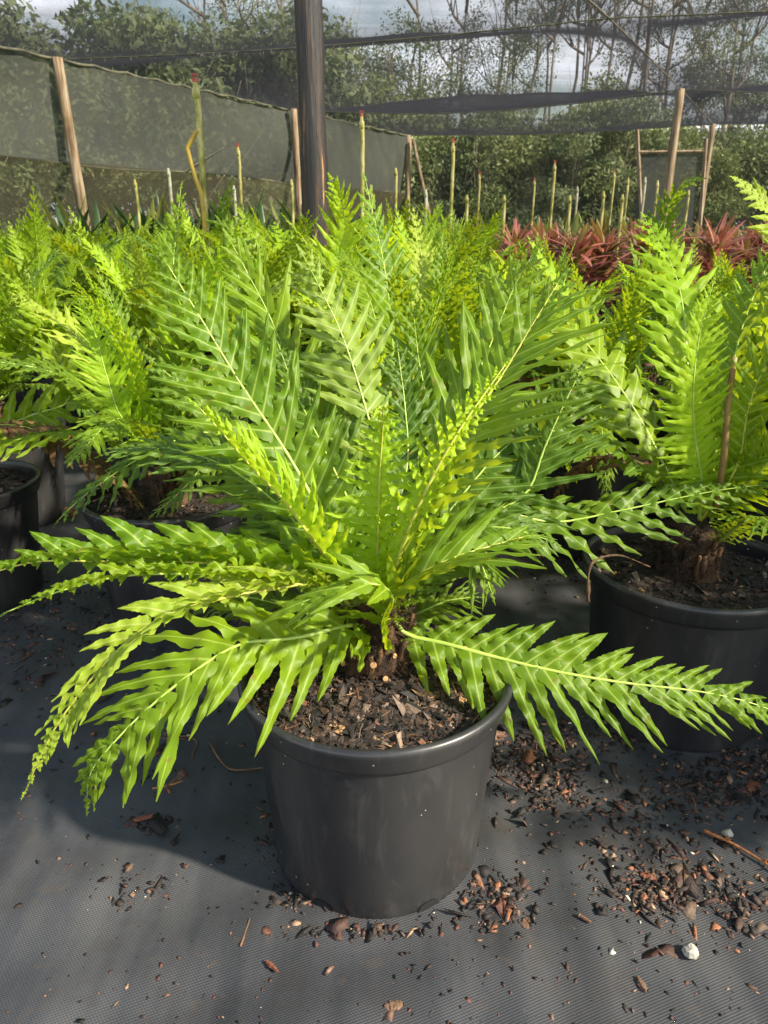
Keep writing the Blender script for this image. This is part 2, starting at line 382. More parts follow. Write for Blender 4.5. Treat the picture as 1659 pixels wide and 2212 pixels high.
m, n, b = newmat('woven_weed_mat')
tc = N(n, 'ShaderNodeTexCoord'); mp = N(n, 'ShaderNodeMapping'); mp.inputs['Rotation'].default_value = (0, 0, R(14)); n.links.new(tc.outputs['Object'], mp.inputs[0])
sp_ = N(n, 'ShaderNodeSeparateXYZ'); n.links.new(mp.outputs[0], sp_.inputs[0])
wx = mth(n, 'SINE', mth(n, 'MULTIPLY', sp_.outputs[0], 2*math.pi/0.0058)); wy = mth(n, 'SINE', mth(n, 'MULTIPLY', sp_.outputs[1], 2*math.pi/0.0042))
weave = mth(n, 'MULTIPLY', wx, wy)
weave2 = mth(n, 'MULTIPLY', mth(n, 'ADD', weave, 1.0), 0.5)
no = N(n, 'ShaderNodeTexNoise'); no.inputs['Scale'].default_value = 3.2; no.inputs['Detail'].default_value = 7; no.inputs['Roughness'].default_value = .62; n.links.new(tc.outputs['Object'], no.inputs['Vector'])
n2 = N(n, 'ShaderNodeTexNoise'); n2.inputs['Scale'].default_value = 45; n2.inputs['Detail'].default_value = 5; n.links.new(tc.outputs['Object'], n2.inputs['Vector'])
ms = N(n, 'ShaderNodeMapping'); ms.inputs['Rotation'].default_value = (0, 0, R(-32)); ms.inputs['Scale'].default_value = (14, 1.3, 1); n.links.new(tc.outputs['Object'], ms.inputs[0])
n3 = N(n, 'ShaderNodeTexNoise'); n3.inputs['Scale'].default_value = 1.0; n3.inputs['Detail'].default_value = 3; n.links.new(ms.outputs[0], n3.inputs['Vector'])
fac = mth(n, 'ADD', mth(n, 'MULTIPLY', no.outputs['Fac'], .55), mth(n, 'MULTIPLY', n3.outputs['Fac'], .45))
rp = ramp(n, [(0.38, (0.030, 0.032, 0.037)), (0.50, (0.060, 0.062, 0.069)), (0.66, (0.112, 0.110, 0.110))]); n.links.new(fac, rp.inputs[0])
c = mixc(n, mth(n, 'MULTIPLY', weave2, 0.55), rp.outputs[0], (0.008, 0.009, 0.011))
dirt = ramp(n, [(0.60, (0, 0, 0)), (0.72, (1, 1, 1))]); n.links.new(n2.outputs['Fac'], dirt.inputs[0])
c = mixc(n, mth(n, 'MULTIPLY', dirt.outputs[0], 0.30), c, (0.085, 0.065, 0.045))
n7 = N(n, 'ShaderNodeTexNoise'); n7.inputs['Scale'].default_value = 6; n7.inputs['Detail'].default_value = 9; n7.inputs['Roughness'].default_value = .72; n.links.new(tc.outputs['Object'], n7.inputs['Vector'])
sm = ramp(n, [(.50, (0, 0, 0)), (.68, (1, 1, 1))]); n.links.new(n7.outputs['Fac'], sm.inputs[0])
c = mixc(n, mth(n, 'MULTIPLY', sm.outputs[0], .55), c, (0.040, 0.031, 0.024))
n.links.new(c, b.inputs['Base Color'])
n.links.new(mth(n, 'ADD', mth(n, 'MULTIPLY', n3.outputs['Fac'], 0.25), 0.36), b.inputs['Roughness'])
b.inputs['Specular IOR Level'].default_value = 0.5
bump(n, b, mth(n, 'ADD', weave2, mth(n, 'MULTIPLY', n2.outputs['Fac'], .6)), 0.55, 0.0012)
M_mat = m
def wrinkle(x, y):
    z = 0.0035*np.sin(x*9 + 3*np.sin(y*2.1)) * np.sin(y*5 + 2*np.sin(x*1.7))
    u = x*math.cos(R(-58)) + y*math.sin(R(-58))
    z = z + 0.0048*np.sin(u*34 + 2*np.sin(x*3+y*4))*np.exp(-((x+.25)**2 + (y-.72)**2)/.14)
    return z
xs = np.unique(np.r_[np.linspace(-9, -1.6, 16), np.linspace(-1.6, 1.6, 150), np.linspace(1.6, 12, 20)])
ys = np.unique(np.r_[np.linspace(-4, .3, 10), np.linspace(.3, 2.4, 110), np.linspace(2.4, 13.6, 24)])
X, Y = np.meshgrid(xs, ys); Z = 0.008 + wrinkle(X, Y)
idx = np.arange(X.size).reshape(X.shape)
q = np.stack([idx[:-1, :-1], idx[:-1, 1:], idx[1:, 1:], idx[1:, :-1]], -1).reshape(-1, 4)
tag(obj('weed_mat', mesh('weed_mat', np.stack([X, Y, Z], -1).reshape(-1, 3), q, [M_mat])), 'black woven weed mat covering the nursery floor', None, kind='structure')
GZ = 0.008

# ---------------------------------------------------------------- chips
def chips(count, sampler, smin, smax, seed, flat=0.35, surf=None):
    rg = np.random.RandomState(seed); V = []; F = []; nv = 0
    base = np.array([[-1, -.6, 0], [.2, -1, 0], [1, -.3, 0], [.7, .8, 0], [-.4, .9, 0], [-.9, .3, 0], [0, 0, 1], [0, 0, -1]], float)
    fs = [(i, (i+1) % 6, 6) for i in range(6)] + [((i+1) % 6, i, 7) for i in range(6)]
    fs = np.array(fs)
    for k in range(count):
        p = sampler(rg)
        if p is None: continue
        s = smin + (smax-smin)*rg.rand()**3.4
        v = base + rg.uniform(-.5, .5, base.shape)
        v[:, 0] *= rg.uniform(.7, 1.45) if rg.rand() < .9 else 3.0
        v[:, 1] *= rg.uniform(.5, 1.15); v[:, 2] *= flat*rg.uniform(.5, 1.3)
        v[:6, 2] += rg.uniform(-.15, .15, 6)
        v *= s*.5
        e = Matrix.Rotation(rg.uniform(0, 6.28), 3, 'Z') @ Matrix.Rotation(rg.normal(0, .35), 3, 'X') @ Matrix.Rotation(rg.normal(0, .35), 3, 'Y')
        v = v @ np.array(e).T + p + np.array([0, 0, s*.5*flat*.5])
        V.append(v); F.append(fs + nv); nv += 8
    return np.concatenate(V), np.concatenate(F)

# ---------------------------------------------------------------- pot
def pot_profile():
    return [(0.0, 0.012), (0.145, 0.012), (0.147, 0.0), (0.1585, 0.0), (0.1598, 0.0015), (0.1607, 0.018), (0.163, 0.06), (0.1730, 0.17), (0.1830, 0.262), (0.1838, 0.2655), (0.1880, 0.2665), (0.1895, 0.269),
            (0.1925, 0.276), (0.1965, 0.291), (0.1985, 0.2965), (0.1990, 0.3000), (0.1980, 0.3035), (0.1955, 0.3058), (0.192, 0.3062), (0.1885, 0.305), (0.1862, 0.302), (0.1845, 0.292), (0.176, 0.22), (0.172, 0.18), (0, 0.18)]
pv, pf = lathe(pot_profile(), 96)
pot_me = mesh('pot', pv, pf, [M_pot])
SOILZ = 0.284
def soil_me(nch, seed, rough=0.006):
    rg = np.random.RandomState(seed); v = [(0, 0, SOILZ)]; f = []; rings = 16; seg = 48
    ph = rg.uniform(0, 6.28, 4)
    def h(x, y): return SOILZ + .007*math.sin(x*23+ph[0])*math.sin(y*19+ph[1]) + .012*math.exp(-(x*x+y*y)/.004) - .004
    for i in range(1, rings+1):
        r = .1835*i/rings
        for j in range(seg):
            a = 2*math.pi*j/seg; x, y = r*math.cos(a), r*math.sin(a); v.append((x, y, h(x, y) + rg.uniform(-rough, rough)*.5*(i < rings)))
    for j in range(seg): f.append((0, 1+j, 1+(j+1) % seg))
    for i in range(rings-1):
        for j in range(seg):
            a = 1+i*seg+j; b_ = 1+i*seg+(j+1) % seg; f.append((a, a+seg, b_+seg, b_))
    def smp(r_):
        r = .176*math.sqrt(r_.rand()); a = r_.uniform(0, 6.28); x, y = r*math.cos(a), r*math.sin(a); return np.array([x, y, h(x, y)])
    cv, cf = chips(nch, smp, .002, .0155, seed, flat=.45)
    fb = MB()
    for i in range(nch//22):
        p = smp(rg) + np.array([0, 0, .004]); a = rg.uniform(0, 6.28); l = rg.uniform(.006, .026); d = np.array([math.cos(a), math.sin(a), rg.normal(0, .25)])*l
        fb.tube([p, p + d*.5 + rg.normal(0, .0012, 3), p + d], rg.uniform(.0003, .0008), 3, cap=False)
    c_n = len(cv); cf = [tuple(t) for t in cf] + [tuple(i+c_n for i in t) for t in fb.f]; cv = np.vstack([cv] + fb.v)
    nb = len(v); vv = np.vstack([np.array(v), cv]); ff = f + [tuple(int(x)+nb for x in t) for t in cf]
    return mesh('soil', vv, ff, [M_soil, M_chip], smooth=False, midx=[0]*len(f) + [1]*len(cf))
soil_bg = soil_me(1500, 5)
soil_fine = soil_me(9000, 8)

def crown_me(seed, hgt=.10, r=.045, stubs=10, hairs=260):
    """fibrous crown; stalk stumps are returned apart so each is a part"""
    rg = np.random.RandomState(seed); mb = MB()
    z0 = SOILZ - .012; k = 9; pts = [(0.004*math.sin(i), 0.003*math.cos(i*2), z0 + hgt*i/(k-1)) for i in range(k)]
    rad = [r*(1.12 - .35*i/(k-1))*rg.uniform(.9, 1.08) for i in range(k)]
    mb.tube(pts, rad, 18)
    vv = mb.v[0]; vv += rg.uniform(-.0045, .0045, vv.shape)
    for i in range(hairs):
        a = rg.uniform(0, 6.28); z = z0 + hgt*rg.rand(); rr = r*.95
        p = np.array([rr*math.cos(a), rr*math.sin(a), z]); d = np.array([math.cos(a), math.sin(a), rg.uniform(-.5, 1.0)]) + rg.normal(0, .3, 3)
        l = rg.uniform(.008, .022); q_ = np.stack([p, p + d*l*.5, p + d*l + np.array([0, 0, -.003])]); mb.tube(q_, [.0007, .0005, .0002], 3, cap=False)
    # packed stalk bases
    for i in range(18):
        a = i*2.4 + rg.uniform(-.3, .3); rr = r*rg.uniform(.7, 1.0)
        p0 = np.array([rr*math.cos(a), rr*math.sin(a), z0 + hgt*rg.uniform(.05, .4)]); p1 = p0 + np.array([.3*rr*math.cos(a), .3*rr*math.sin(a), hgt*rg.uniform(.35, .6)])
        rs = rg.uniform(.6, 1.0); n0 = len(mb.v); mb.tube([p0, p0*.6+p1*.4 + rg.normal(0, .0015, 3), p0*.3+p1*.7 + rg.normal(0, .0015, 3), p1], np.array([.0060, .0066, .0056, .0042])*rs, 7, 1); mb.v[n0] += rg.uniform(-.0011, .0011, mb.v[n0].shape)
        for h_ in range(26):
            t = rg.rand(); p = p0 + (p1-p0)*t; d = np.array([math.cos(a), math.sin(a), .2]) + rg.normal(0, .7, 3); l = rg.uniform(.006, .014); d *= l; mb.tube([p, p + d*.5, p + d + [0, 0, -.002]], [.0006, .0005, .0002], 3, cap=False)
    return mb.build('crown', [M_fib, M_stub])
def stub_me(seed):
    rg = np.random.RandomState(seed); mb = MB(); l = rg.uniform(.018, .034)
    mb.tube([(0, 0, 0), (0, 0, l*.5), (.001, 0, l)], [.0058, .0055, .0058], 9, 0, cap=False)
    an = np.arange(9)*2*math.pi/9
    mb.add([(.001 + .0058*math.cos(t), .0058*math.sin(t), l) for t in an] + [(.001, 0, l*1.06)], [(i, (i+1) % 9, 9) for i in range(9)], 1)
    return mb.build('cut_stalk', [M_stub, M_cut])
crown_bg = crown_me(3, .10, .042)

def notch_me():
    mb = MB()
    V = []; k = 8
    for i in range(k+1):
        a = R(-6 + 12*i/k); top = .015*math.sin(math.pi*min(max(i/k, .0), 1))**.35 if 0 < i < k else .004
        V += [(.1606*math.cos(a), .1606*math.sin(a), .0003), (.1613*math.cos(a), .1613*math.sin(a), top)]
    mb.add(V, [(2*i, 2*i+2, 2*i+3, 2*i+1) for i in range(k)])
    return mb.build('drain_hole', [M_pot_hole])
notch = notch_me()
def plant_base(o, soil, crown=None, holes=False):
    p = obj('pot', pot_me, o)
    if holes:
        for a in (-118, -62, -5, -175, 60, 120): obj('drain_hole', notch, p, rot=(0, 0, R(a)))
    obj('soil', soil, o)
    if crown: obj('crown', crown, o)
    return o

# ---------------------------------------------------------------- HERO fern
FG = 'potted ferns in the foreground'
hero = empty('potted_fern', (-.0115, .92, GZ), 'large bright green fern in the grey-black plastic pot standing alone in front', 'potted fern')
plant_base(hero, soil_fine, holes=True)
for ch in hero.children:
    if ch.name.startswith(('pot', 'soil')): ch.scale = (.972, .972, .985)
crown = obj('crown', crown_me(11, .13, .052, hairs=1300), hero); crown.location = (-.008, .038, 0)
rgs = np.random.RandomState(2)
for i in range(9):
    a = -2.9 + i*.33 + rgs.uniform(-.1, .1); rr = .044; zz = SOILZ + rgs.uniform(.002, .06)
    so = obj('cut_stalk', stub_me(40+i), crown, scale=rgs.uniform(.55, .85), loc=(rr*math.cos(a), rr*math.sin(a), zz), rot=(Vector((math.cos(a), math.sin(a), rgs.uniform(.2, .9))).to_track_quat('Z', 'Y').to_euler()))
CB = np.array([0.0, .965, .378])
def HP(*a): return [PY(*q_) for q_ in a]
def cb(dx=0, dy=0, dz=0): return CB + np.array([dx, dy, dz])
HK = dict(S=20, teeth=0.07)
HERO = [
 # F1 big open frond to the upper left
 dict(P=[cb(-.02, .03)] + HP((760, 1290, 1.0), (690, 1110, 1.04), (620, 980, 1.07), (520, 830, 1.1), (435, 690, 1.12), (362, 572, 1.12)), N0=(.35, -.8, .4), N1=(.25, -.85, .45), W=.138, n=19, fold=12, a0=62, a1=36, mat=L_deep, r0=.0046, peak=.5, seed=1, base=.5, wave=.30, width=1.1, asym=(1, 1.05)),
 # F2 yellow-green frond seen from its edge, left
 dict(P=[cb(-.02, -.02)] + HP((745, 1255, .93), (690, 1185, .91), (620, 1090, .89), (540, 1005, .87), (480, 935, .86), (432, 882, .86)), N0=(.7, -.05, .6), N1=(.75, .2, .5), W=.10, n=17, fold=42, fold1=55, a0=60, a1=30, mat=L_young, ribm=M_riby, seed=2, base=.6, peak=.35, wave=.16, r0=.0035, width=1.0),
 # F3 central upright young frond
 dict(P=[cb(0, -.02)] + HP((816, 1260, .93), (817, 1150, .925), (820, 1030, .92), (826, 940, .915), (828, 895, .905), (822, 878, .895), (816, 884, .89)), N0=(0, .9, .2), N1=(0, .9, .3), W=.070, n=20, fold=12, a0=84, a1=64, mat=L_young, ribm=M_riby, seed=3, base=.6, peak=.35, wave=.22, width=.95, r0=.003, curl=.15),
 # F4 long frond to the upper right
 dict(P=[cb(.02, -.01)] + HP((862, 1235, .93), (905, 1120, .92), (960, 1005, .92), (1020, 905, .93), (1085, 810, .95), (1145, 710, .97), (1205, 612, .99)), N0=(-.75, .1, .5), N1=(-.35, -.85, .40), W=.155, n=21, fold=16, a0=70, a1=26, mat=L_deep, ribm=M_riby, seed=4, base=.22, peak=.62, fold1=6, r0=.0042, wave=.18, width=1.1, curl=.1, asym=(.8, 1.1)),
 # young narrow frond in front of the long one, its curled pinnae catching the sun
 dict(P=[cb(.015, -.03)] + HP((852, 1245, .90), (885, 1140, .885), (935, 1030, .88), (992, 930, .885), (1040, 860, .90), (1090, 790, .92)), N0=(.2, .8, .4), N1=(-.1, .8, .3), W=.062, n=20, fold=28, a0=80, a1=34, mat=L_young, ribm=M_riby, seed=44, base=.6, peak=.35, r0=.0038, wave=.42, width=.95, curl=.2),
 # F5 / F6 side fronds to the left with raised pinnae
 dict(P=[cb(-.02, -.02, .01)] + HP((700, 1250, .92), (590, 1228, .9), (400, 1214, .87), (220, 1213, .84), (80, 1213, .82), (-25, 1240, .81)), N0=(0, .1, 1), N1=(0, -.05, 1), W=.094, n=14, fold=55, a0=58, a1=34, mat=L_mid, ribm=M_riby, seed=5, width=1.5, wave=.2, peak=.45, base=.7),
 dict(P=[cb(-.03, -.02, -.005)] + HP((690, 1275, .9), (580, 1255, .88), (420, 1240, .85), (260, 1245, .82), (120, 1280, .80), (15, 1322, .79)), N0=(0, .1, 1), N1=(0, 0, 1), W=.060, n=15, fold=40, a0=62, a1=26, mat=L_mid, seed=6, peak=.4, base=.7, width=1.3),
 # F7 pale drooping frond, folded
 dict(P=[cb(-.02, -.03, -.01)] + HP((700, 1265, .9), (590, 1272, .87), (450, 1300, .83), (330, 1345, .80), (220, 1440, .77), (130, 1555, .755), (85, 1640, .75), (55, 1708, .75)), N0=(.1, .2, 1), N1=(.8, -.2, .5), W=.076, n=22, fold=62, a0=52, a1=24, mat=L_yel, ribm=M_riby, seed=7, base=.8, peak=.3, fold1=30, width=1.2),
 # F8 lower left frond
 dict(P=[cb(-.02, -.03, -.02)] + HP((760, 1350, .9), (640, 1378, .85), (520, 1392, .81), (420, 1450, .78), (320, 1530, .755), (240, 1610, .74), (195, 1670, .735), (188, 1722, .735)), N0=(0, -.6, .85), N1=(-.35, -.7, .6), W=.122, n=15, fold=6, a0=58, a1=26, mat=L_deep, seed=8, base=.75, peak=.4, fold1=-10, r0=.0036, wave=.26, width=1.2),
 # F9 the large flat frond reaching right
 dict(P=[cb(.015, -.03, -.005)] + HP((880, 1372, .93), (960, 1390, .915), (1080, 1422, .895), (1210, 1452, .88), (1350, 1475, .87), (1500, 1492, .865), (1600, 1512, .86), (1668, 1534, .86)), N0=(.05, -.75, .68), N1=(.1, -.75, .65), W=.110, n=20, fold=6, a0=62, a1=26, mat=L_deep, seed=9, base=.62, peak=.36, r0=.0036, wave=.24, tipw=.22, width=1.22, curl=.12, asym=(.85, 1.05)),
 # F10 right middle frond, folded towards us
 dict(P=[cb(.01, -.03, .0)] + HP((830, 1345, .9), (850, 1290, .86), (900, 1245, .84), (980, 1205, .84), (1060, 1180, .86), (1130, 1160, .88)), N0=(-.2, -.3, .9), N1=(0, -.3, .95), W=.14, n=12, fold=34, a0=46, a1=20, mat=L_deep, ribm=M_riby, seed=10, base=.6, peak=.4, width=1.3, wave=.12, curl=.1),
 # F11 short frond coming forward
 dict(P=[cb(.0, -.05, -.03)] + HP((830, 1345, .88), (848, 1290, .83), (810, 1262, .80), (740, 1270, .79), (650, 1302, .79)), N0=(-.1, -.55, .8), N1=(-.1, -.55, .8), W=.085, n=9, fold=2, a0=46, a1=16, mat=L_deep, seed=11, base=.6, peak=.5, width=1.25, wave=.1, tipw=.4),
 # F12 blue-green frond to the right
 dict(P=[cb(.03, .03)] + HP((960, 1180, 1.02), (1070, 1108, 1.04), (1140, 1060, 1.05), (1175, 970, 1.06), (1215, 880, 1.07), (1255, 800, 1.08)), N0=(-.3, -.75, .5), N1=(-.2, -.9, .3), W=.105, n=15, fold=-6, a0=68, a1=35, mat=L_old, seed=12, base=.5, peak=.6, r0=.0040, wave=.26, t0=.36, width=1.1),
 # F13 low right frond, far reaching
 dict(P=[cb(.04, .02)] + HP((990, 1140, 1.08), (1090, 1110, 1.14), (1200, 1128, 1.16), (1330, 1105, 1.17), (1470, 1075, 1.18), (1560, 1058, 1.18), (1640, 1048, 1.18)), N0=(0, -.5, .9), N1=(0, -.6, .85), W=.12, n=16, fold=4, a0=56, a1=24, mat=L_old, seed=13, base=.5, peak=.45, wave=.24, width=1.05),
 # F14 pale frond in the middle behind
 dict(P=[cb(0, .05)] + HP((830, 1050, 1.12), (795, 900, 1.18), (745, 740, 1.22), (700, 640, 1.24), (655, 552, 1.22)), N0=(.1, -.9, .3), N1=(.1, -.9, .4), W=.115, n=19, fold=-8, a0=66, a1=40, mat=L_pale, seed=14, base=.4, peak=.55, wave=.2, width=1.1),
 # F15 behind F1
 dict(P=[cb(-.01, .06)] + HP((720, 1050, 1.18), (660, 880, 1.24), (590, 700, 1.3), (540, 600, 1.33), (500, 525, 1.33)), N0=(.1, -.9, .3), N1=(.1, -.9, .4), W=.14, n=18, fold=12, a0=52, a1=20, mat=L_mid, seed=15, base=.4, peak=.6, wave=.1),
 # F16 right back
 dict(P=[cb(.03, .06)] + HP((930, 1000, 1.16), (1010, 850, 1.22), (1070, 720, 1.26), (1110, 620, 1.28), (1150, 550, 1.27)), N0=(-.2, -.9, .3), N1=(-.1, -.7, .7), W=.135, n=18, fold=10, a0=66, a1=30, mat=L_deep, seed=16, base=.4, peak=.6, wave=.14),
 # F17 arching left behind
 dict(P=[cb(-.03, .04)] + HP((680, 1180, 1.05), (600, 1090, 1.1), (490, 1010, 1.13), (380, 972, 1.14), (290, 968, 1.14), (235, 978, 1.13)), N0=(0, -.3, 1), N1=(0, -.3, 1), W=.11, n=20, fold=12, a0=66, a1=28, mat=L_old, seed=17, base=.5, peak=.5),
 # F18 short drooping frond right of crown
 dict(P=[cb(.03, -.01)] + HP((900, 1250, .96), (960, 1180, .96), (1010, 1170, .95), (1040, 1220, .94), (1062, 1280, .94)), N0=(0, -.4, .9), N1=(.6, -.5, .3), W=.085, n=14, fold=0, mat=L_old, seed=18, base=.4),
 # fillers behind
 dict(P=[cb(-.02, .05)] + HP((640, 1130, 1.15), (520, 990, 1.22), (430, 870, 1.27), (330, 780, 1.3)), N0=(.2, -.8, .6), W=.12, n=18, fold=5, mat=L_old, seed=19),
 dict(P=[cb(.02, .06)] + HP((900, 1090, 1.15), (930, 930, 1.22), (905, 780, 1.28), (890, 650, 1.28)), N0=(-.1, -.9, .3), W=.125, n=18, fold=10, mat=L_mid, seed=20),
 dict(P=[cb(.03, .05)] + HP((960, 1120, 1.15), (1050, 990, 1.22), (1150, 890, 1.3), (1250, 850, 1.33)), N0=(-.2, -.7, .6), W=.12, n=18, fold=5, mat=L_old, seed=21),
 dict(P=[cb(.0, .06)] + HP((770, 1120, 1.1), (700, 970, 1.16), (640, 850, 1.22), (600, 740, 1.25)), N0=(.1, -.9, .3), W=.12, n=18, fold=5, mat=L_old, seed=22),
 dict(P=[cb(.0, .05)] + HP((850, 1140, 1.08), (880, 1000, 1.14), (875, 880, 1.2), (860, 760, 1.23)), N0=(0, -.9, .3), W=.11, n=18, fold=5, mat=L_old, seed=23),
 dict(P=[cb(-.03, -.01, -.02)] + HP((720, 1330, .97), (620, 1310, .98), (520, 1290, .97), (420, 1310, .95)), N0=(0, -.3, 1), W=.085, n=15, fold=5, mat=L_old, seed=24),
 dict(P=[cb(-.02, .02)] + HP((660, 1200, 1.05), (560, 1160, 1.07), (470, 1180, 1.07), (380, 1230, 1.05)), N0=(0, -.3, 1), W=.095, n=17, fold=0, mat=L_old, seed=25),
 dict(P=[cb(.02, .0, -.02)] + HP((890, 1330, .99), (960, 1300, 1.0), (1020, 1290, 1.0)), N0=(0, -.4, .9), W=.07, n=12, fold=5, mat=L_old, seed=26),
 dict(P=[cb(-.01, -.02, -.04)] + HP((760, 1375, .9), (720, 1385, .87), (690, 1420, .85)), N0=(0, -.4, .9), W=.05, n=9, fold=0, mat=L_mid, seed=27),
 dict(P=[cb(.02, .03)] + HP((900, 1200, 1.02), (990, 1080, 1.05), (1100, 960, 1.1), (1200, 930, 1.12)), N0=(-.1, -.6, .7), W=.12, n=15, fold=0, mat=L_old, seed=28),
 dict(P=[cb(.03, .0)] + HP((920, 1220, .98), (1000, 1150, .97), (1090, 1140, .96), (1180, 1165, .95)), N0=(-.1, -.4, .9), W=.10, n=15, fold=0, mat=L_old, seed=29),
]
for h in HERO:
    h = dict(h); P = h.pop('P'); mt = h.pop('mat'); rm = h.pop('ribm', None)
    frond(hero, P, mt, rm, **{**HK, **h})

# ---------------------------------------------------------------- generic fronds (shared meshes)
SH = {
 'up':   ([(0, 0, 0), (.03, 0, .2), (.07, 0, .42), (.15, .01, .64)], (-1, 0, .15), .085, 18),
 'up2':  ([(0, 0, 0), (.05, .01, .2), (.13, .02, .42), (.27, .02, .60)], (-1, .1, .3), .10, 14),
 'mid':  ([(0, 0, 0), (.10, 0, .2), (.23, 0, .40), (.42, .02, .53)], (-.8, 0, .5), .115, 10),
 'mid2': ([(0, 0, 0), (.13, .01, .19), (.30, .02, .34), (.52, 0, .40)], (-.6, .1, .7), .12, 4),
 'out':  ([(0, 0, 0), (.15, 0, .14), (.35, .02, .22), (.60, .03, .18)], (-.3, 0, .9), .11, 4),
 'low':  ([(0, 0, 0), (.15, 0, .08), (.34, -.02, .07), (.52, -.03, -.04), (.60, -.03, -.14)], (0, 0, 1), .09, -4),
}
GEN = {}
for lod, (S_, cr, nn_) in {'near': (12, (-1, -.5, 0, .5, 1), 18), 'far': (6, (-1, 0, 1), 16)}.items():
    for i, (k, (P, nv_, W_, fo)) in enumerate(SH.items()):
        for v in range(2):
            V, F, U, C = frond_geo([np.array(p) * (1 if v == 0 else 1) for p in P], nv_, W=W_*(1.18 if v == 0 else 1.0), n=nn_ + v*3, fold=fo, S=S_, cross=cr, seed=100+i*7+v*31, width=1.15, teeth=.04 if lod == 'near' else 0, wave=.24, base=.4, curl=.3)
            if lod == 'near':
                GEN[lod, k, v] = (mesh('frond', V, F, [L_mid], uvs=U), rib_geo(C, .0032).build('midrib', [M_rib]))
            else:
                rb = rib_geo(C, .0036, .0008, 3, 8); rv = rb.v[0]; rf = [f_ for f_ in rb.f if len(f_) == 4]
                nvv = len(V); allV = np.vstack([V, rv]); allF = np.vstack([F, np.array(rf) + nvv]); UU = np.vstack([U, np.full((len(rv), 2), .5)])
                GEN[lod, k, v] = (mesh('frond', allV, allF, [L_mid, M_rib], uvs=UU, midx=[0]*len(F) + [1]*len(rf)), None)
def place_frond(parent, lod, kind, v, az, sc_, mat, tilt=0, off=.02, z=.385):
    me, rb = GEN[lod, kind, v]
    o = bpy.data.objects.new('frond', me); col.objects.link(o); o.parent = parent
    o.location = (off*math.cos(az), off*math.sin(az), z)
    o.rotation_euler = (tilt, 0, az); o.scale = (sc_, sc_, sc_)
    o.material_slots[0].link = 'OBJECT'; o.material_slots[0].material = mat
    if rb:
        r_ = bpy.data.objects.new('midrib', rb); col.objects.link(r_); r_.parent = o
    return o
def gen_fern(x, y, seed, lod, label, group=None, tall=1.0, tone=.5, skip=None, nf=15):
    rg = random.Random(seed)
    e = empty('potted_fern', (x, y, GZ), label, 'potted fern', group)
    plant_base(e, soil_bg, crown_bg)
    ks = ['up', 'up', 'up2', 'up2', 'up2', 'mid', 'mid', 'mid', 'mid2', 'mid2', 'mid2', 'out', 'out', 'out', 'low', 'low', 'low'][:nf+2]
    a = rg.uniform(0, 6.28)
    for i, k in enumerate(ks):
        az = a + i*2.399 + rg.uniform(-.3, .3)
        if skip and skip(az, k): continue
        young = k in ('up', 'up2')
        rr = rg.random()
        if young: mt = L_young if rr < .14 + .3*tone else L_mid
        elif k == 'mid': mt = L_mid if rr < .6 else (L_young if rr < .8 else L_old)
        else: mt = L_old if rr < .62 - .3*tone else L_mid
        if rg.random() < .04: mt = L_yel
        if k == 'low' and rg.random() < .12: mt = M_deadfrond
        place_frond(e, lod, k, rg.randrange(2), az, tall*rg.uniform(.82, 1.12), mt, rg.uniform(-.12, .12))
    e.rotation_euler = (0, 0, 0)
    return e

# near neighbours, each told apart
nl = gen_fern(-.507, 1.674, 21, 'near', 'green fern behind left of the front fern, one low frond drooping over its black rim', FG, .82, .5)
nr = gen_fern(.572, 1.272, 33, 'near', 'fern at the right edge with a bare brown cane beside its thick dark crown', FG, .9, .4,
              skip=lambda az, k: k in ('low', 'out', 'mid2') and math.sin(az) < -.1 or (k in ('mid', 'up2', 'up') and (math.cos(az) < -.2 or math.sin(az) < -.5)))
fl = gen_fern(-1.06, 1.76, 45, 'near', 'fern in the nearest black pot cut off by the left edge', FG, .8, .5, skip=lambda az, k: math.sin(az) < -.3 and k in ('low', 'out'))
fl2 = gen_fern(-1.22, 2.32, 46, 'near', 'fern in the second black pot from the left edge, behind the nearest one there', FG, .8, .5)
nc = gen_fern(.05, 1.70, 52, 'near', 'fern in the pot directly behind the front fern', FG, .85, .5)
nc2 = gen_fern(.60, 2.12, 58, 'near', 'fern whose dark pot shows in the gap right of the front fern', FG, .76, .35)
# explicit fronds of the neighbours
def fr(o, P, mat, seed, **kw):
    kw.setdefault('W', .1); kw.setdefault('n', 17)
    return frond(o, P, mat, seed=seed, S=14, **kw)
lb = np.array([-.507, 1.674, .39])
fr(nl, [lb] + HP((500, 950, 1.6), (430, 935, 1.52), (330, 975, 1.45), (230, 1035, 1.4), (160, 1090, 1.38), (125, 1125, 1.38)), L_old, 61, N0=(-.2, -.4, .9), N1=(-.5, -.6, .6), W=.085, fold=0, base=.6)
fr(nl, [lb] + HP((480, 980, 1.55), (450, 985, 1.48), (420, 1030, 1.43), (370, 1080, 1.4), (330, 1112, 1.4)), L_old, 62, N0=(0, -.5, .8), N1=(-.3, -.8, .4), W=.07, n=20, fold=0, base=.6)
fr(nl, [lb] + HP((330, 960, 1.62), (262, 900, 1.58), (230, 810, 1.58), (205, 720, 1.58), (170, 650, 1.56)), L_young, 63, N0=(.1, -.9, .3), W=.085, n=30, fold=14, base=.35)
fb = np.array([-1.06, 1.76, .39])
fr(fl, [fb] + HP((60, 900, 1.8), (150, 860, 1.85), (110, 740, 1.85), (60, 640, 1.8), (20, 600, 1.75)), L_mid, 64, N0=(.5, -.7, .4), W=.13, fold=20)
rb_ = np.array([.572, 1.272, .39])
fr(nr, [rb_] + HP((1515, 1040, 1.24), (1500, 940, 1.22), (1497, 840, 1.2), (1510, 730, 1.2), (1540, 612, 1.2)), L_young, 65, N0=(0, -.9, .3), W=.085, n=32, fold=20, base=.5, peak=.42, a0=72, a1=40, r0=.0035)
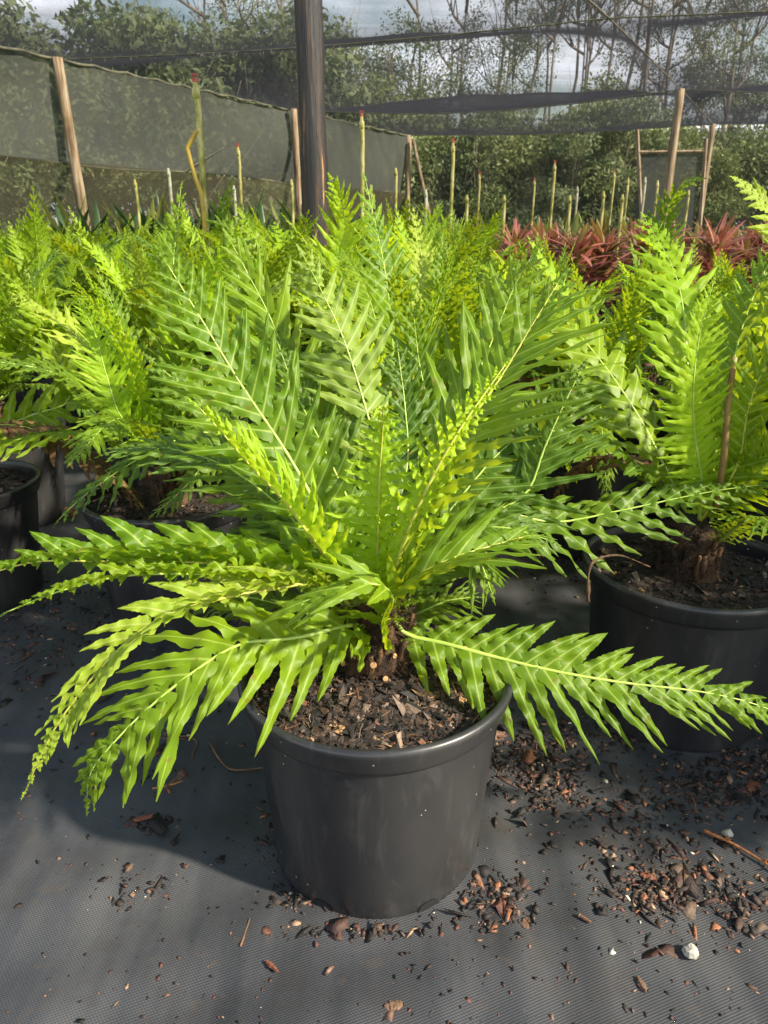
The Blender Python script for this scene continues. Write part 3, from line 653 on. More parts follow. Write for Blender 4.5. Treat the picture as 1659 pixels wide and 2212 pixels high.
fr(nr, [rb_] + HP((1590, 1010, 1.22), (1615, 890, 1.2), (1650, 800, 1.18), (1720, 730, 1.16)), L_mid, 66, N0=(-.4, -.8, .3), W=.09, fold=10, ribm=M_riby)
fr(nr, [rb_ + np.array([.02, 0, .02])] + HP((1640, 1020, 1.2), (1700, 930, 1.15)), L_mid, 67, N0=(-.4, -.8, .4), W=.09, fold=10)
fr(nr, [rb_ + np.array([.03, -.02, -.03])] + HP((1620, 1120, 1.12), (1670, 1130, 1.05), (1740, 1150, 1.0)), L_old, 68, N0=(0, -.6, .8), W=.07, n=16, fold=0)
tc_ = MB(); tc_.tube(spline([np.array(PY(1545, 1100, 1.22)) - np.array(nr.location), np.array(PY(1562, 1000, 1.2)) - np.array(nr.location), np.array(PY(1572, 880, 1.2)) - np.array(nr.location), np.array(PY(1586, 772, 1.19)) - np.array(nr.location)], 14)[0], np.linspace(.006, .0048, 14), 9)
obj('bare_cane', tc_.build('bare_cane', [M_cane]), nr)
big = obj('crown', crown_me(19, .12, .034, hairs=900), nr); big.data.materials[0] = plain('dark_fibre', (0.010, 0.007, 0.005), 0.95, c2=(0.035, 0.019, 0.010), scale=50, bmp=1, dist=.008); big.data.materials[1] = plain('dark_stalk', (0.016, 0.010, 0.006), 0.9, c2=(0.06, 0.03, 0.012), scale=50); big.location = (-.03, .0, 0)

for i, (x_, y_) in enumerate(((1.16, 1.12), (1.42, .72), (1.25, 1.66), (1.75, 1.2))):  # out of view, added to shade the right pot and the gap beside it
    gen_fern(x_, y_, 300+i, 'far', 'potted fern of the bed standing just past the right edge of the picture', 'unseen ferns past the right edge', .86, .5)
# the bed of ferns behind
BL = 'potted fern with bright green arching fronds, one of many crowding the bed behind'
BG = 'ferns crowding the bed'
near_pts = [(-.507, 1.674), (.588, 1.272), (-1.06, 1.76), (-1.22, 2.32), (.05, 1.70), (.60, 2.12), (0, .92), (1.16, 1.12), (1.25, 1.66), (1.75, 1.2)]
ORD = ['first', 'second', 'third', 'fourth', 'fifth', 'sixth', 'seventh', 'eighth', 'ninth', 'tenth', 'eleventh', 'twelfth', 'thirteenth', 'fourteenth', 'fifteenth', 'sixteenth', 'seventeenth']
rgb = random.Random(9); cnt = 0
yrow = 1.62; row = 0
Aw = np.array([-3.21, 8.18]); du = np.array([.545, .84])
while yrow < 8.3:
    xl = -.56*yrow - .5; xr = .56*yrow + .5
    x = xl + (row % 2)*.28; rowcnt = 0
    while x < xr:
        xx = x + rgb.uniform(-.07, .07); yy = yrow + rgb.uniform(-.08, .08); x += .52
        if any(math.hypot(xx-a_, yy-b_) < .42 for a_, b_ in near_pts): continue
        # inside the left wall
        s_ = (xx-Aw[0])*du[1] - (yy-Aw[1])*du[0]
        if s_ < .6: continue
        if xx < -.05*yy and yy > 6.6: continue
        if yy > 4.3 and xx > .135*yy + (0.15 if yy < 5.2 else -.1) : continue     # red-leaved bed starts here
        if yy > 6.9: continue
        tone = rgb.random()
        if yy > 2.4 and rgb.random() < .06: continue
        rowcnt += 1
        lab, grp = (BL, BG)
        if yrow < 3.0: lab = 'bushy green fern, %s from the left in the %s row of the bed' % (ORD[rowcnt-1], ORD[row])
        pxx = 829 + xx/(yy*.94)*FD
        if yy > 3.2 and 1275 < pxx < 1420: continue
        hi = min(1.0, .66 + .09*yy)
        t_ = rgb.uniform(hi-.14, hi+.02)
        if pxx > 1050: t_ = rgb.uniform(.58, .74)
        gen_fern(xx, yy, 500+cnt, 'near' if yy < 2.9 else 'far', lab, grp, t_, tone, nf=15 if yy < 4 else 12)
        cnt += 1
    yrow += .50; row += 1
print('bed ferns', cnt)
# a few ferns with fronds reaching above the rest
def tall(x, y, seed, pts, mat, label, **kw):
    e = gen_fern(x, y, seed, 'near', label, FG, .72, .7, nf=6)
    b_ = np.array([x, y, .4]); fr(e, [b_] + HP(*pts), mat, seed, **kw); return e
tall(-.22, 3.0, 71, [(735, 560, 3.0), (745, 480, 2.98), (735, 430, 2.95), (716, 388, 2.9)], L_young, 'fern with one broad bright frond standing right beside the thick post', N0=(0, -.9, .3), W=.16, n=22, fold=15)
tall(.98, 2.45, 72, [(1430, 640, 2.4), (1432, 520, 2.38), (1445, 440, 2.35), (1475, 402, 2.3), (1508, 388, 2.25)], L_old, 'fern with one tall dark frond rising above its neighbours on the right', N0=(-.2, -.8, .4), W=.11, n=26, fold=5, base=.6, peak=.35, tipw=.15)
tall(-.95, 3.1, 73, [(500, 560, 3.0), (480, 470, 2.95), (500, 400, 2.9)], L_old, 'fern with a dark blue green frond left of the thick post', N0=(0, -.9, .3), W=.12, n=24, fold=5)
tall(1.12, 1.95, 74, [(1700, 620, 1.85), (1690, 520, 1.82), (1650, 440, 1.78), (1590, 388, 1.74)], L_yel, 'fern with pale yellowish fronds leaning in at the right edge', N0=(.2, -.8, .5), W=.12, n=26, fold=5)

# ---------------------------------------------------------------- sword leaved plants (red and green)
def sword_me(seed, n_, L, wd, mats, spread=1.0, mixw=None, stem=.12, z00=.30):
    rg = np.random.RandomState(seed); V = []; F = []; mi = []; nv = 0; U = []
    S_ = 7
    for i in range(n_):
        az = i*2.399 + rg.uniform(-.3, .3); el = R(85 - 75*spread*(1 - i/n_)**.8 + rg.uniform(-8, 8)); l = L*rg.uniform(.7, 1.1)*(1 - .25*(i/n_))
        d = np.array([math.cos(az)*math.cos(el), math.sin(az)*math.cos(el), math.sin(el)])
        side = np.array([-math.sin(az), math.cos(az), 0]); ss = np.linspace(0, 1, S_+1)
        z0 = z00 + stem*((i % 7)/7 if z00 > .3 else i/n_)
        cl = np.array([0, 0, z0]) + ss[:, None]*d*l + (ss**2)[:, None]*np.array([math.cos(az)*.18*l, math.sin(az)*.18*l, -.42*l*rg.uniform(.5, 1.2)*math.cos(el)])
        hw = wd*.5*np.sin(math.pi*np.clip(ss*.86+.14, 0, 1))**.7; nn = np.cross(d, side)
        X = np.stack([cl - side*hw[:, None] + nn*(hw*.35)[:, None]*-1, cl, cl + side*hw[:, None] + nn*(hw*.35)[:, None]*-1], 1)
        gr = np.arange((S_+1)*3).reshape(S_+1, 3); q_ = np.stack([gr[:-1, :-1], gr[:-1, 1:], gr[1:, 1:], gr[1:, :-1]], -1).reshape(-1, 4)
        V.append(X.reshape(-1, 3)); F.append(q_ + nv); nv += (S_+1)*3
        mm = rg.choice(len(mats), p=mixw); mi += [mm]*len(q_)
    return mesh('leaves', np.concatenate(V), np.concatenate(F), mats, midx=mi)
M_red = plain('leaf_red', (0.58, 0.16, 0.14), .4, c2=(0.72, 0.32, 0.22), scale=4, trans=.4)
M_redd = plain('leaf_dark_red', (0.30, 0.09, 0.07), .4, c2=(0.45, 0.19, 0.10), scale=5, trans=.3)
M_orange = plain('leaf_orange_green', (0.30, 0.17, 0.05), .4, c2=(0.22, 0.22, 0.045), scale=5, trans=.35)
M_sg = plain('leaf_dark_green_strap', (0.035, 0.085, 0.022), .35, c2=(0.075, 0.14, 0.035), scale=5, trans=.25)
M_ylg = plain('leaf_yellow_green_strap', (0.20, 0.26, 0.045), .4, c2=(0.30, 0.30, 0.07), scale=5, trans=.35)
red_mes = [sword_me(s, 120, .29, .034, [M_red, M_redd, M_orange], mixw=w_, z00=.42, stem=.42) for s, w_ in ((1, [.34, .34, .32]), (2, [.25, .45, .30]), (3, [.36, .22, .42]))]
grn_mes = [sword_me(s, 26, .62, .05, [M_sg, M_ylg], mixw=[.9, .1], spread=.55, stem=.1) for s in (4, 5)]
yel_mes = [sword_me(s, 30, .36, .045, [M_ylg, M_sg, M_orange], mixw=[.5, .25, .25], stem=.1) for s in (6, 7)]
def strap(name, x, y, me, rz, s, label, cat, group):
    e = empty(name, (x, y, GZ), label, cat, group)
    p = obj('pot', pot_me, e); p.scale = (.6, .6, .9)
    o = obj('leaves', me, e); o.scale = (s, s, s); o.rotation_euler = (0, 0, rz)
    return e
rr_ = random.Random(12)
for j in range(9):
    for i in range(16):
        yy = 4.6 + j*.42 + rr_.uniform(-.08, .08); xx = .74 + .07*j + i*.40 + rr_.uniform(-.08, .08) + (j % 2)*.2
        if xx > .6*yy or yy > 8.4 or xx < .15*yy: continue
        if yy < 5.0 and xx > 2.15: continue
        strap('red_leaved_plant', xx, yy, red_mes[rr_.randrange(3)], rr_.uniform(0, 6.28), rr_.uniform(.90, 1.04), 'red and orange sword leaved plant in the bed at the back right', 'plant', 'red leaved plants')
for i in range(34):
    t_ = i/33; yy = 7.1 + rr_.uniform(0, 1.6); xx = -3.1 + 2.35*t_ + (yy-7)*.35
    if (xx-Aw[0])*du[1] - (yy-Aw[1])*du[0] < .35: continue
    strap('strap_leaved_plant', xx, yy, grn_mes[i % 2], rr_.uniform(0, 6.28), rr_.uniform(1.25, 1.5), 'dark green strap leaved plant in front of the left cloth wall', 'plant', 'dark strap leaved plants')
for i in range(60):
    yy = 7.0 + rr_.uniform(0, 4.5); xx = -.25*1 + (yy-7)*.12 + rr_.uniform(0, 1)*(.5 + .28*yy)
    if (xx-Aw[0])*du[1] - (yy-Aw[1])*du[0] < .5: continue
    strap('low_leafy_plant', xx, yy, yel_mes[i % 2], rr_.uniform(0, 6.28), rr_.uniform(1.45, 1.7), 'low yellow green rosette plant in the far middle bed', 'plant', 'yellow green rosettes at the back')

# ---------------------------------------------------------------- posts
m, n, b = newmat('weathered_post')
tc = N(n, 'ShaderNodeTexCoord'); mp = N(n, 'ShaderNodeMapping'); mp.inputs['Scale'].default_value = (14, 14, 1.1); n.links.new(tc.outputs['Object'], mp.inputs[0])
no = N(n, 'ShaderNodeTexNoise'); no.inputs['Scale'].default_value = 2.4; no.inputs['Detail'].default_value = 8; n.links.new(mp.outputs[0], no.inputs['Vector'])
rp = ramp(n, [(0.3, (0.10, 0.06, 0.03)), (0.48, (0.34, 0.24, 0.14)), (0.7, (0.55, 0.46, 0.34))]); n.links.new(no.outputs['Fac'], rp.inputs[0])
n2 = N(n, 'ShaderNodeTexNoise'); n2.inputs['Scale'].default_value = 3; n.links.new(tc.outputs['Object'], n2.inputs['Vector'])
d2 = ramp(n, [(.55, (0, 0, 0)), (.66, (1, 1, 1))]); n.links.new(n2.outputs['Fac'], d2.inputs[0])
c = mixc(n, mth(n, 'MULTIPLY', d2.outputs[0], .7), rp.outputs[0], (0.10, 0.075, 0.012))
n.links.new(c, b.inputs['Base Color']); b.inputs['Roughness'].default_value = .8; bump(n, b, no.outputs['Fac'], .7, .01)
M_post = m
m, n, b = newmat('tarred_post')
tc = N(n, 'ShaderNodeTexCoord'); mp = N(n, 'ShaderNodeMapping'); mp.inputs['Scale'].default_value = (16, 16, .9); n.links.new(tc.outputs['Object'], mp.inputs[0])
no = N(n, 'ShaderNodeTexNoise'); no.inputs['Scale'].default_value = 2.2; no.inputs['Detail'].default_value = 9; no.inputs['Roughness'].default_value = .65; n.links.new(mp.outputs[0], no.inputs['Vector'])
rp = ramp(n, [(0.48, (0.006, 0.005, 0.005)), (0.59, (0.045, 0.022, 0.010)), (0.66, (0.34, 0.19, 0.07))]); n.links.new(no.outputs['Fac'], rp.inputs[0])
n.links.new(rp.outputs[0], b.inputs['Base Color']); b.inputs['Roughness'].default_value = .5; bump(n, b, no.outputs['Fac'], .9, .012)
M_tar = m
def post(p0, p1, r, mat, label, group=None, seed=0):
    p0 = np.array(p0, float); p1 = np.array(p1, float); rg = np.random.RandomState(seed); k = 14
    pts = [(p1-p0)*t + np.array([rg.normal(0, r*.05), rg.normal(0, r*.05), 0])*(0 < t < 1) for t in np.linspace(0, 1, k)]
    mb = MB(); mb.tube(pts, [r*(1.05 - .12*t)*rg.uniform(.97, 1.03) for t in np.linspace(0, 1, k)], 20)
    o = obj('timber_post', mb.build('timber_post', [mat]), loc=p0)
    return tag(o, label, 'post', group)
ZR = 2.45
A = PZ(100, 128, ZR); A2 = PZ(613, 235, ZR); A3 = PZ(882, 292, ZR); B1 = PZ(1470, 192, ZR); B2 = PZ(1540, 268, ZR); P1 = PZ(1315, 38, ZR)
def fl_(p): return (p[0], p[1], 0)
PG = 'timber posts holding up the shade cloth'
post((-.315, 3.72, 0), (-.325, 3.72, 3.0), .062, M_tar, 'thick dark tarred round post standing in the middle of the ferns', PG, 1)
A_i = A + np.array([.14, -.09, 0]); A2_i = A2 + np.array([.14, -.09, 0])
post((A_i[0]+.10, A_i[1], 0), A_i, .05, M_post, 'pale weathered timber post nearest the left edge, leaning', PG, 2)
post((A2_i[0]+.05, A2_i[1], 0), A2_i, .045, M_post, 'thin weathered post just left of the thick dark post', PG, 3)
post(fl_(A3), A3, .05, M_post, 'small brown post in the far corner of the shade house', PG, 4)
post((B1[0]-.02, B1[1], 0), B1, .05, M_post, 'brown timber post on the right where the roof seam meets the sagging cable', PG, 5)
post((B2[0]-.02, B2[1], 0), B2, .045, M_post, 'timber post at the far right beside the doorway frame', PG, 6)

# ---------------------------------------------------------------- shade cloth
def cloth_mat(name, ca, cb, T0, tr=0.35, holes=0.0, scale=2.0, smax=0.9):
    m, n, b = newmat(name); out = n.nodes['Material Output']
    g = N(n, 'ShaderNodeNewGeometry'); vm = N(n, 'ShaderNodeVectorMath', operation='DOT_PRODUCT')
    n.links.new(g.outputs['Normal'], vm.inputs[0]); n.links.new(g.outputs['Incoming'], vm.inputs[1])
    cs = mth(n, 'MAXIMUM', mth(n, 'ABSOLUTE', vm.outputs['Value']), 0.06)
    tc = N(n, 'ShaderNodeTexCoord'); no = N(n, 'ShaderNodeTexNoise'); no.inputs['Scale'].default_value = scale; no.inputs['Detail'].default_value = 6
    mp = N(n, 'ShaderNodeMapping'); mp.inputs['Rotation'].default_value = (0, 0, R(17)); mp.inputs['Scale'].default_value = (.5, 3.0, 1); n.links.new(tc.outputs['Object'], mp.inputs[0]); n.links.new(mp.outputs[0], no.inputs['Vector'])
    t0 = mth(n, 'ADD', T0, mth(n, 'MULTIPLY', mth(n, 'SUBTRACT', no.outputs['Fac'], .5), .22))
    T = mth(n, 'POWER', t0, mth(n, 'DIVIDE', 1.0, cs))
    fn = N(n, 'ShaderNodeTexNoise'); fn.inputs['Scale'].default_value = 70; fn.inputs['Detail'].default_value = 2; n.links.new(mp.outputs[0], fn.inputs['Vector'])
    T = mth(n, 'MULTIPLY', T, mth(n, 'ADD', .55, mth(n, 'MULTIPLY', fn.outputs['Fac'], .9)), True)
    if holes:
        vo = N(n, 'ShaderNodeTexVoronoi'); vo.inputs['Scale'].default_value = 9; n.links.new(tc.outputs['Object'], vo.inputs['Vector'])
        wn = N(n, 'ShaderNodeTexWhiteNoise'); n.links.new(vo.outputs['Position'], wn.inputs['Vector'])
        hl = mth(n, 'MULTIPLY', mth(n, 'LESS_THAN', vo.outputs['Distance'], mth(n, 'MULTIPLY', wn.outputs['Value'], .26)), mth(n, 'GREATER_THAN', wn.outputs['Value'], holes))
        T = mth(n, 'MAXIMUM', T, hl)
    c = mixc(n, no.outputs['Fac'], ca, cb)
    d = N(n, 'ShaderNodeBsdfDiffuse'); n.links.new(c, d.inputs[0]); t = N(n, 'ShaderNodeBsdfTranslucent'); n.links.new(c, t.inputs[0])
    m1 = N(n, 'ShaderNodeMixShader'); m1.inputs[0].default_value = tr; n.links.new(d.outputs[0], m1.inputs[1]); n.links.new(t.outputs[0], m1.inputs[2])
    tp = N(n, 'ShaderNodeBsdfTransparent'); m2 = N(n, 'ShaderNodeMixShader'); n.links.new(T, m2.inputs[0]); n.links.new(m1.outputs[0], m2.inputs[1]); n.links.new(tp.outputs[0], m2.inputs[2])
    n.links.new(m2.outputs[0], out.inputs[0]); return m
M_roof = cloth_mat('shade_cloth_roof', (0.042, 0.045, 0.058), (0.070, 0.069, 0.075), 0.69, .35)
M_wall = cloth_mat('shade_cloth_wall', (0.095, 0.105, 0.105), (0.150, 0.152, 0.120), 0.22, .3)
M_wallb = cloth_mat('shade_cloth_back_wall', (0.040, 0.040, 0.035), (0.100, 0.098, 0.080), 0.50, .3, holes=.72)
M_skirt = cloth_mat('shade_cloth_skirt', (0.13, 0.125, 0.085), (0.21, 0.19, 0.12), 0.42, .4)
M_seam = plain('seam_cord', (0.30, 0.29, 0.24), .8)
M_cable = plain('cable_dark', (0.10, 0.10, 0.07), .7, c2=(0.22, 0.22, 0.13), scale=9)
U_ = (A2[:2]-A[:2] + A3[:2]-A2[:2] + B1[:2]-P1[:2] + B2[:2]-B1[:2])/4      # along the house
V_ = (P1-A + B1-A2 + B2-A3)[:2]/3                                          # across, one bay
rowA = {1: A[:2], 2: A2[:2], 3: A3[:2]}; rowB = {1: P1[:2], 2: B1[:2], 3: B2[:2]}
for k in (0, -1, -2, -3): rowA[k] = rowA[k+1] - U_; rowB[k] = rowB[k+1] - U_
sagk = {1: .05, 2: .14, 3: .05, 0: .08, -1: .08, -2: .08, -3: .08}
def node(k, b_):
    a = rowA[k]; bb = rowB[k]
    return a + (bb-a)*b_ if b_ <= 1 else bb + V_*(b_-1)
def cable_z(k, b_):
    f = b_ - math.floor(b_); return ZR - sagk[k]*math.sin(math.pi*f)
def sheet(k, j, S1=26, S2=26):
    """one bay of roof cloth between cables k and k+1, bay j across"""
    rg = np.random.RandomState(50 + k*7 + j); V = []; 
    for i2 in range(S2+1):
        b_ = j + i2/S2
        for i1 in range(S1+1):
            a = i1/S1
            p = node(k, b_)*(1-a) + node(k+1, b_)*a
            zc = cable_z(k, b_)*(1-a) + cable_z(k+1, b_)*a
            prof = (.5 - .5*math.cos(math.pi*a/.4) if a < .4 else (1 - (a-.4)/.6)**2)
            f = b_-j; sh = max(0, math.sin(math.pi*f))**.55
            z = zc + .36*prof*sh + (.025*math.sin(9*a + 3*f) + .012*math.sin(23*a + 11*f + k) + .010*math.sin(31*f + 5*a))*sh*math.sin(math.pi*a)
            V.append((p[0], p[1], z))
    gr = np.arange((S1+1)*(S2+1)).reshape(S2+1, S1+1)
    return np.array(V), np.stack([gr[:-1, :-1], gr[:-1, 1:], gr[1:, 1:], gr[1:, :-1]], -1).reshape(-1, 4)
roof = empty('shade_cloth_roof', (float(A[0]), float(A[1]), ZR), 'grey knitted shade cloth roof sagging in bays over the whole nursery', 'shade cloth roof')
rl = np.array(roof.location)
for k in (0, 1, 2):
    for j in (0, 1, 2):
        V, F = sheet(k, j); obj('cloth_panel', mesh('cloth_panel', V - rl, F, [M_roof]), roof)
for k in (0, 1, 2, 3):
    pts = [np.array([*node(k, t), cable_z(k, t) - .004]) - rl for t in np.linspace(0, 2.4, 60)]
    mb = MB(); mb.tube(pts, .006, 6)
    rg = np.random.RandomState(k)
    # frayed loose threads along the hem
    for i in range(0, 220):
        t = rg.uniform(0, 2.2); p = np.array([*node(k, t), cable_z(k, t)]) - rl
        q_ = p + np.array([rg.uniform(-.02, .02), rg.uniform(-.02, .02), -rg.uniform(.01, .045)]); mb.tube([p, (p+q_)/2, q_], .0025, 3, 1, cap=False)
    obj('cable', mb.build('cable', [M_cable, M_seam]), roof)
mb = MB(); pts = [np.array([*rowB[k], ZR]) - rl for k in (-1, 0, 1, 2, 3)]
mb.tube(np.array(pts), .007, 6); obj('seam_cord', mb.build('seam_cord', [M_seam]), roof)
# left wall
def wall_grid(p0, p1, ztop, zbot, out, S1=60, S2=10, bil=.1, seed=0, zt=None):
    V = []; rg = np.random.RandomState(seed); nrm = np.array([-(p1-p0)[1], (p1-p0)[0]]); nrm = nrm/np.linalg.norm(nrm)
    for j in range(S2+1):
        s = j/S2
        for i in range(S1+1):
            t = i/S1; p = p0 + (p1-p0)*t
            z = ztop*(1-s) + zbot*s + (.03*math.sin(t*34) + .02*math.sin(t*11))*(s > 0)*(1 if j == S2 else .4)
            o_ = out*s + bil*math.sin(math.pi*s)*math.sin(t*13) + .03*math.sin(t*41 + s*4)
            q_ = p + nrm*o_; V.append((q_[0], q_[1], z))
    gr = np.arange((S1+1)*(S2+1)).reshape(S2+1, S1+1)
    return np.array(V), np.stack([gr[:-1, :-1], gr[:-1, 1:], gr[1:, 1:], gr[1:, :-1]], -1).reshape(-1, 4)
a0_ = rowA[-3]
wl = empty('shade_cloth_wall', (float(A[0]), float(A[1]), 0), 'dark side wall of shade cloth laced to a cable along the left', 'shade cloth wall')
wo = np.array(wl.location)
V, F = wall_grid(a0_, A3[:2], ZR - .02, 1.54, .10, 120, 10, .06); obj('cloth_panel', mesh('cloth_panel', V - wo, F, [M_wall]), wl)
V, F = wall_grid(a0_, A3[:2], 1.56, .02, .9, 120, 8, .10, 3); sk = obj('skirt', mesh('skirt', V - wo, F, [M_skirt]), wl); sk['label'] = 'brown dusty lower skirt of cloth'
mb = MB(); rg = np.random.RandomState(3)
cp = [np.array([*(a0_*(1-t) + A3[:2]*t), ZR + .005 - .02*abs(math.sin(t*160))]) - wo for t in np.linspace(0, 1, 400)]
mb.tube(cp, .014, 6); obj('cable', mb.build('cable', [M_cable]), wl)
mb = MB(); hp = [np.array([*(a0_*(1-t) + A3[:2]*t), 1.55 + .03*math.sin(t*34) + .02*math.sin(t*11)]) - wo + np.array([-.08, .05, 0]) for t in np.linspace(0, 1, 200)]
mb.tube(hp, .012, 6); obj('hem', mb.build('hem', [M_cable]), wl)
# dark stay lines inside the wall
mb = MB(); mb.tube([A - wo + np.array([0, 0, -.02]), np.array([*(A[:2] - U_*.9), 1.5]) - wo], .008, 6)
mb.tube([A2 - wo + np.array([0, 0, -.02]), np.array([*(A2[:2] - U_*.62), 1.5]) - wo], .008, 6); obj('stay', mb.build('stay', [M_cable]), wl)
# back wall
bw = empty('shade_cloth_wall', (float(A3[0]), float(A3[1]), 0), 'thin back wall of shade cloth with pinholes, the forest showing through it', 'shade cloth wall')
wo = np.array(bw.location); e_ = B2[:2] + V_*1.6
V, F = wall_grid(A3[:2], B2[:2], ZR - .05, .02, 0, 60, 10, .04, 1); obj('cloth_panel', mesh('cloth_panel', V - wo, F, [M_wallb]), bw)
V, F = wall_grid(B2[:2], e_, ZR - .05, .02, 0, 60, 10, .04, 1); obj('cloth_panel', mesh('cloth_panel', V - wo, F, [M_wallb]), bw)
# doorway frame
df = empty('doorway_frame', fl_(PY(1450, 700, float(B2[1])-.2)), 'slim timber doorway frame with a crossbar by the far right post', 'door frame')
do = np.array(df.location)
Yd = float(B2[1]) - .12
for (x0, y0, x1, y1) in ((1376, 280, 1383, 430), (1525, 300, 1516, 430)):
    a_ = PY(x0, y0, Yd); b_ = PY(x1, y1, Yd); b_ = a_ + (b_-a_)*(a_[2]/(a_[2]-b_[2])); b_[2] = 0
    mb = MB(); mb.tube([a_-do, b_-do], .03, 4); obj('jamb', mb.build('jamb', [M_post], False), df)
mb = MB(); mb.tube([PY(1378, 329, Yd)-do, PY(1524, 327, Yd)-do], .022, 4); obj('crossbar', mb.build('crossbar', [M_post], False), df)
mb = MB(); a_ = PY(1384, 332, Yd+.02)-do; b_ = PY(1519, 331, Yd+.02)-do
mb.add([a_, b_, b_*[1, 1, 0], a_*[1, 1, 0]], [(0, 1, 2, 3)]); obj('cloth_door', mb.build('cloth_door', [M_wall]), df)
# brace against A3
mb = MB(); a_ = PY(892, 300, float(A3[1])-.1); b_ = PY(922, 440, float(A3[1])-.1); b_ = a_ + (b_-a_)*(a_[2]/(a_[2]-b_[2]))
mb.tube([np.zeros(3), a_-b_], .03, 6); tag(obj('timber_brace', mb.build('timber_brace', [M_post]), loc=b_), 'slanting thin timber brace leaning on the far corner post', 'brace')

# ---------------------------------------------------------------- sprinkler risers
m, n, b = newmat('mossy_pipe')
tc = N(n, 'ShaderNodeTexCoord'); mp = N(n, 'ShaderNodeMapping'); mp.inputs['Scale'].default_value = (1, 1, .35); n.links.new(tc.outputs['Object'], mp.inputs[0])
no = N(n, 'ShaderNodeTexNoise'); no.inputs['Scale'].default_value = 34; no.inputs['Detail'].default_value = 5; n.links.new(mp.outputs[0], no.inputs['Vector'])
rp = ramp(n, [(.34, (0.18, 0.18, 0.03)), (.5, (0.38, 0.35, 0.08)), (.64, (0.58, 0.52, 0.26))]); n.links.new(no.outputs['Fac'], rp.inputs[0]); n.links.new(rp.outputs[0], b.inputs['Base Color']); b.inputs['Roughness'].default_value = .6
M_pipe = m
M_white = plain('white_pvc', (0.50, 0.48, 0.36), .5, c2=(0.34, 0.34, 0.2), scale=20)
M_redp = plain('red_plastic', (0.55, 0.06, 0.035), .4, c2=(0.40, 0.05, 0.03), scale=20)
M_bamboo = plain('yellow_hose', (0.48, 0.33, 0.03), .5, c2=(0.36, 0.24, 0.03), scale=12)
def riser(px, py, bx, Z, label, mat=M_pipe, r=.016, head=True, group='sprinkler risers'):
    top = PZ(px, py, Z); Yb = top[1]
    bx_ = ray(bx[0], bx[1]); r = r*.86; pb = PY(bx[0], bx[1], Yb); k = (top[2])/(top[2]-pb[2]); base = np.array([top[0], top[1], 0.0])
    e = empty('sprinkler_riser', base, label, 'sprinkler', group)
    d = top - base; mb = MB(); mb.tube([d*t + np.array([.004*math.sin(9*t), 0, 0]) for t in np.linspace(0, .955, 12)], r, 10); obj('pipe', mb.build('pipe', [mat]), e)
    L = np.linalg.norm(d); un = d/L
    mb = MB(); mb.tube([d*.93, d*.955, d*.958, d*.975], [r*1.18, r*1.18, r*.8, r*.7], 10); obj('coupling', mb.build('coupling', [mat]), e)
    if head:
        mb = MB(); h0 = d*.972; s = r*.85
        mb.tube([h0, h0 + un*s*.8], s*.9, 8); mb.box(h0 + un*s*2.6, (s*1.1, s*.5, s*.18)); 
        for sx in (-1, 1): mb.box(h0 + un*s*1.7 + np.array([sx*s*.95, 0, 0]), (s*.16, s*.4, s*.95))
        mb.tube([h0 + un*s*.8, h0 + un*s*1.9], [s*.5, s*.2], 8)
        obj('sprinkler_head', mb.build('sprinkler_head', [M_redp], False), e)
    return e
riser(420, 155, (446, 470), 1.6, 'tall mossy riser with red sprinkler head and bent yellow hose beside it', r=.018)
riser(513, 305, (528, 490), 1.6, 'thin yellow riser with small red head between the hose riser and the thin post', r=.015)
riser(781, 234, (784, 450), 1.6, 'yellow riser with red head just right of the thick dark post', r=.0155)
riser(979, 295, (981, 450), 1.6, 'yellow riser with red head standing alone right of the far corner post', r=.0165)
riser(1036, 368, (1029, 440), 1.6, 'short looking far riser with red tip in front of the back wall', r=.0155)
riser(1199, 343, (1192, 455), 1.6, 'pale yellow riser in front of the left end of the red plants', r=.0165)
riser(1328, 363, (1326, 440), 1.6, 'far riser rising above the red plants', r=.015)
riser(1155, 382, (1151, 445), 1.6, 'far riser with red tip above the dark red leaves', r=.017)
riser(855, 354, (849, 470), 1.55, 'yellow riser without a head left of the far corner post brace', head=False, r=.017)
riser(362, 353, (367, 450), 1.45, 'short white topped pipe left of the tall mossy riser', mat=M_white, head=False)
for i, (px, py, Z) in enumerate(sorted([(290, 378, 1.35), (504, 391, 1.3), (629, 378, 1.35), (801, 390, 1.3), (920, 400, 1.25), (1009, 412, 1.2), (882, 412, 1.2), (1090, 412, 1.2), (1248, 395, 1.4), (1358, 375, 1.45), (1395, 374, 1.45), (1422, 381, 1.4),
                                (1305, 404, 1.25), (1346, 410, 1.2), (1489, 402, 1.3), (1232, 413, 1.2)])):
    riser(px, py, (px + (829-px)*.02, py+60), Z, 'pale thin pipe stub at the back, %s from the left' % ORD[i], mat=M_white if i % 4 == 1 else M_pipe, r=.014, head=False, group='pipe stubs at the back')
hb = PZ(420, 155, 1.6); Yh = float(hb[1]) - .06
hp = spline([PY(427, 281, Yh), PY(415, 300, Yh), PY(405, 320, Yh)], 10)[0]; hp2 = spline([PY(405, 322, Yh), PY(418, 372, Yh), PY(430, 410, Yh), PY(441, 475, Yh), np.array([PY(446, 600, Yh)[0], Yh, 0.01])], 20)[0]
he = empty('bent_hose', hp2[-1], 'yellow hose bent like an elbow, leaning on the tall mossy riser', 'hose')
ho = np.array(he.location); mb = MB(); mb.tube(np.vstack([hp, hp2]) - ho, .011, 8); obj('hose', mb.build('hose', [M_bamboo]), he)

